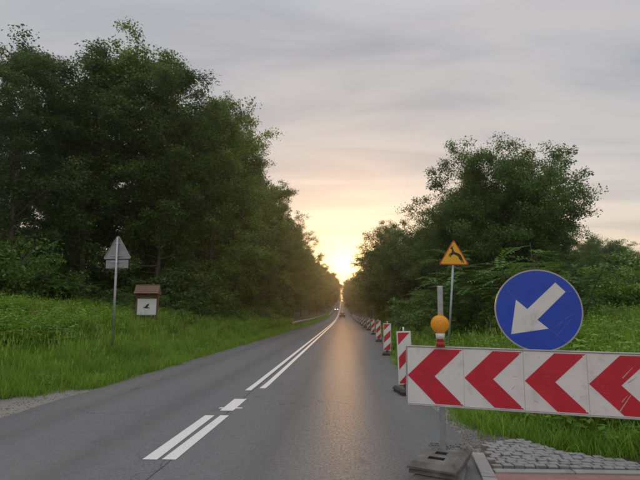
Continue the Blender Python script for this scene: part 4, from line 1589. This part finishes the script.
# gable roof whose ridge runs along the board; the planks overlap course by course
rf_ = empty('roof')
rf_.parent = nb_
for sd in (-1, 1):
    for q in range(4):
        bm = bmesh.new()
        bm_box(bm, (0, 0, 0), (1.10, 0.150, 0.024), 0.004)
        ang = R(52)
        s = 0.05 + q * 0.128
        o = link('plank', bm_mesh('plank', bm, M['roofwood']), rf_, (random.uniform(-.01, .01), sd * s * math.cos(ang), z0 - s * math.sin(ang) + 0.012), (-sd * (ang - R(5)), 0, 0))
bm = bmesh.new()
bm_prism(bm, [(-0.30, z0 - 0.42), (0.30, z0 - 0.42), (0, z0 - 0.04)], -0.02, 0.02)
bmesh.ops.transform(bm, matrix=Matrix.Rotation(R(90), 4, 'Z'), verts=bm.verts)
gm = bm_mesh('gable', bm, M['wood'])
for sx in (-0.52, 0.52):
    link('gable', gm, rf_, (sx, 0, 0))
po = link('poster', None, nb_) if False else None
bm = bmesh.new()
bm_box(bm, (0, -0.066, z0 - 0.985), (0.86, 0.012, 0.74), 0.002)
ps = link('poster', bm_mesh('poster', bm, M['poster']), nb_)
for zz, w_ in ((z0 - 0.575, 0.62), (z0 - 1.385, 0.86)):
    bm = bmesh.new()
    bm_box(bm, (0, -0.067, zz), (w_, 0.012, 0.055), 0.002)
    link('green_strip', bm_mesh('green_strip', bm, M['postergreen']), ps)
bm = bmesh.new()
zc_ = z0 - 1.00
pts = [(0.0 + 0.15 * math.cos(a_), zc_ - 0.03 + 0.15 * math.sin(a_)) for a_ in np.linspace(0, 2 * math.pi, 28, endpoint=False)]
bm.faces.new([bm.verts.new((x, -0.0735, z)) for x, z in pts])
f = bm.faces.new([bm.verts.new((0.13 * math.cos(a_), -0.0743, zc_ - 0.03 + 0.13 * math.sin(a_))) for a_ in np.linspace(0, 2 * math.pi, 28, endpoint=False)])
f.material_index = 1
bird = [(-.17, -.035), (-.13, .0), (-.08, .015), (-.05, .05), (-.01, .10), (.05, .145), (.12, .165), (.10, .12), (.075, .06), (.045, .01), (.10, -.02), (.15, -.055), (.08, -.055), (.02, -.06), (-.05, -.065), (-.11, -.045)]
f = bm.faces.new([bm.verts.new((x, -0.0752, zc_ + z)) for x, z in bird])
f.material_index = 2
link('bird_print', bm_mesh('bird_print', bm, [M['postergrey'], M['poster'], M['black']]), ps)

# ------------------------------------------------------------------ guardrail on the left
gr = tag(empty('guardrail', (-4.25, 57, 0)), 'long steel guardrail along the left road edge running towards the sunset', 'guardrail')
prof = [(0.0, 0.0), (0.02, 0.03), (0.075, 0.06), (0.075, 0.11), (0.02, 0.14), (0.0, 0.155), (0.02, 0.17), (0.075, 0.20), (0.075, 0.25), (0.02, 0.28), (0.0, 0.31)]
yy = [y for y in ys if 57 <= y <= 430]
yy = [57.0] + yy
v, f = [], []
for k, y in enumerate(yy):
    drop = -0.12 * max(0, 1 - (y - 57) / 6)
    for (a_, b_) in prof:
        v.append((a_, y - 57, float(np.interp(y, ys, zr(ys))) + 0.44 + b_ + drop))
for k in range(len(yy) - 1):
    for q in range(len(prof) - 1):
        e = k * len(prof) + q
        f.append((e, e + 1, e + len(prof) + 1, e + len(prof)))
M['rail'] = surf('weathered_rail', (0.20, 0.20, 0.20), (0.28, 0.28, 0.28), 5.0, 0.65, 0.2)
me = np_mesh('rail', v, [np.array(f)], [M['rail']], smooth=True)
link('rail', me, gr)
bm = bmesh.new()
bm_box(bm, (-0.05, 0, 0.2), (0.06, 0.10, 1.0), 0.006)
bm_box(bm, (-0.012, 0, 0.59), (0.03, 0.08, 0.24), 0.004)
pm = bm_mesh('post', bm, M['galv'])
for k in range(62):
    y = 61 + k * 6
    link('post', pm, gr, (0, y - 57, float(np.interp(y, ys, zr(ys)))))


# ------------------------------------------------------------------ cars
def car(x, y, rz, paint, label, tail_on, head_on):
    o = empty('car', (x, y, float(zr(y)) + 0.01), (math.atan(2e-4 * max(y - 60, 0)) * (1 if rz == 0 else -1), 0, rz))
    tag(o, label, 'car', 'cars far along the road')
    # side outline (y forward, z up), lofted over three half widths
    outl = [(-2.05, 0.32), (-2.1, 0.62), (-2.05, 0.92), (-1.75, 1.02), (-1.35, 1.42), (-0.6, 1.50), (0.25, 1.46), (1.0, 1.0), (1.75, 0.88), (2.05, 0.70), (2.08, 0.35), (1.8, 0.22), (-1.8, 0.22)]
    bm = bmesh.new()
    wid = lambda z: 0.86 if z < 0.95 else 0.86 - (z - 0.95) * 0.42
    A = [bm.verts.new((-wid(z), yy_, z)) for yy_, z in outl]
    B = [bm.verts.new((wid(z), yy_, z)) for yy_, z in outl]
    bm.faces.new(A)
    bm.faces.new(B[::-1])
    for q in range(len(outl)):
        bm.faces.new((A[q], B[q], B[(q + 1) % len(outl)], A[(q + 1) % len(outl)]))
    bmesh.ops.recalc_face_normals(bm, faces=bm.faces[:])
    bmesh.ops.bevel(bm, geom=[e for e in bm.edges], offset=0.05, segments=2, affect='EDGES')
    link('body', bm_mesh('body', bm, paint, True), o)

    def quad(name, pts, mat):
        bm = bmesh.new()
        vs = [bm.verts.new(p) for p in pts]
        fc = bm.faces.new(vs)
        r = bmesh.ops.extrude_face_region(bm, geom=[fc])
        nrm_ = fc.normal.copy()
        fc.normal_update()
        bmesh.ops.translate(bm, vec=fc.normal * 0.02, verts=[e for e in r['geom'] if isinstance(e, bmesh.types.BMVert)])
        link(name, bm_mesh(name, bm, mat), o)
    quad('rear_window', [(-0.62, -1.71, 1.09), (0.62, -1.71, 1.09), (0.54, -1.43, 1.37), (-0.54, -1.43, 1.37)], M['glass'])
    quad('windscreen', [(0.66, 0.93, 1.06), (-0.66, 0.93, 1.06), (-0.56, 0.36, 1.41), (0.56, 0.36, 1.41)], M['glass'])
    for sx in (-1, 1):
        quad('side_window', [(sx * 0.835, -1.4, 1.04), (sx * 0.835, 0.75, 1.04), (sx * 0.70, 0.2, 1.38), (sx * 0.70, -1.2, 1.38)][::sx], M['glass'])
    for sx in (-0.66, 0.66):
        bm = bmesh.new()
        bm_box(bm, (sx, -2.075, 0.80), (0.26, 0.06, 0.17), 0.02)
        link('tail_light', bm_mesh('tail_light', bm, M['tail'] if tail_on else M['lampred']), o)
        bm = bmesh.new()
        bm_box(bm, (sx, 2.02, 0.68), (0.30, 0.08, 0.15), 0.02)
        link('headlight', bm_mesh('headlight', bm, M['headl'] if head_on else M['lampwhite']), o)
    bm = bmesh.new()
    bm_box(bm, (0, -2.11, 0.62), (0.52, 0.015, 0.11), 0.003)
    link('number_plate', bm_mesh('number_plate', bm, M['plate']), o)
    bm = bmesh.new()
    bm_box(bm, (0, -2.08, 0.42), (1.66, 0.12, 0.16), 0.03)
    link('bumper', bm_mesh('bumper', bm, M['tyre']), o)
    bm = bmesh.new()
    bm_tube(bm, (-0.1, 0, 0), (0.1, 0, 0), 0.31, seg=20)
    tm = bm_mesh('wheel', bm, M['tyre'])
    bm = bmesh.new()
    bm_tube(bm, (-0.104, 0, 0), (0.104, 0, 0), 0.19, seg=12)
    rm = bm_mesh('rim', bm, M['carsilver'])
    for sx in (-0.78, 0.78):
        for sy in (-1.3, 1.28):
            w_ = link('wheel', tm, o, (sx, sy, 0.31))
            link('rim', rm, w_)


car(1.55, 152, 0.0, M['carpaint'], 'dark car driving away along the right lane, tail lights lit', True, False)
car(-1.6, 255, math.pi, M['carsilver'], 'tiny silver car with headlights on in the oncoming lane near the crest', False, True)

# ------------------------------------------------------------------ evening haze
bm = bmesh.new()
bm_box(bm, (0, 460, 19), (900, 1060, 42 + 18))
hz = bm_mesh('haze', bm, [])
m = bpy.data.materials.new('haze')
m.use_nodes = True
t = m.node_tree
t.nodes.clear()
ov = nd(t, 'ShaderNodeOutputMaterial')
pv = nd(t, 'ShaderNodeVolumePrincipled', Density=0.0005, Anisotropy=0.75)
pv.inputs['Color'].default_value = (0.92, 0.90, 0.86, 1)
t.links.new(pv.outputs[0], ov.inputs['Volume'])
hz.materials.append(m)
tag(link('haze', hz), kind='stuff')
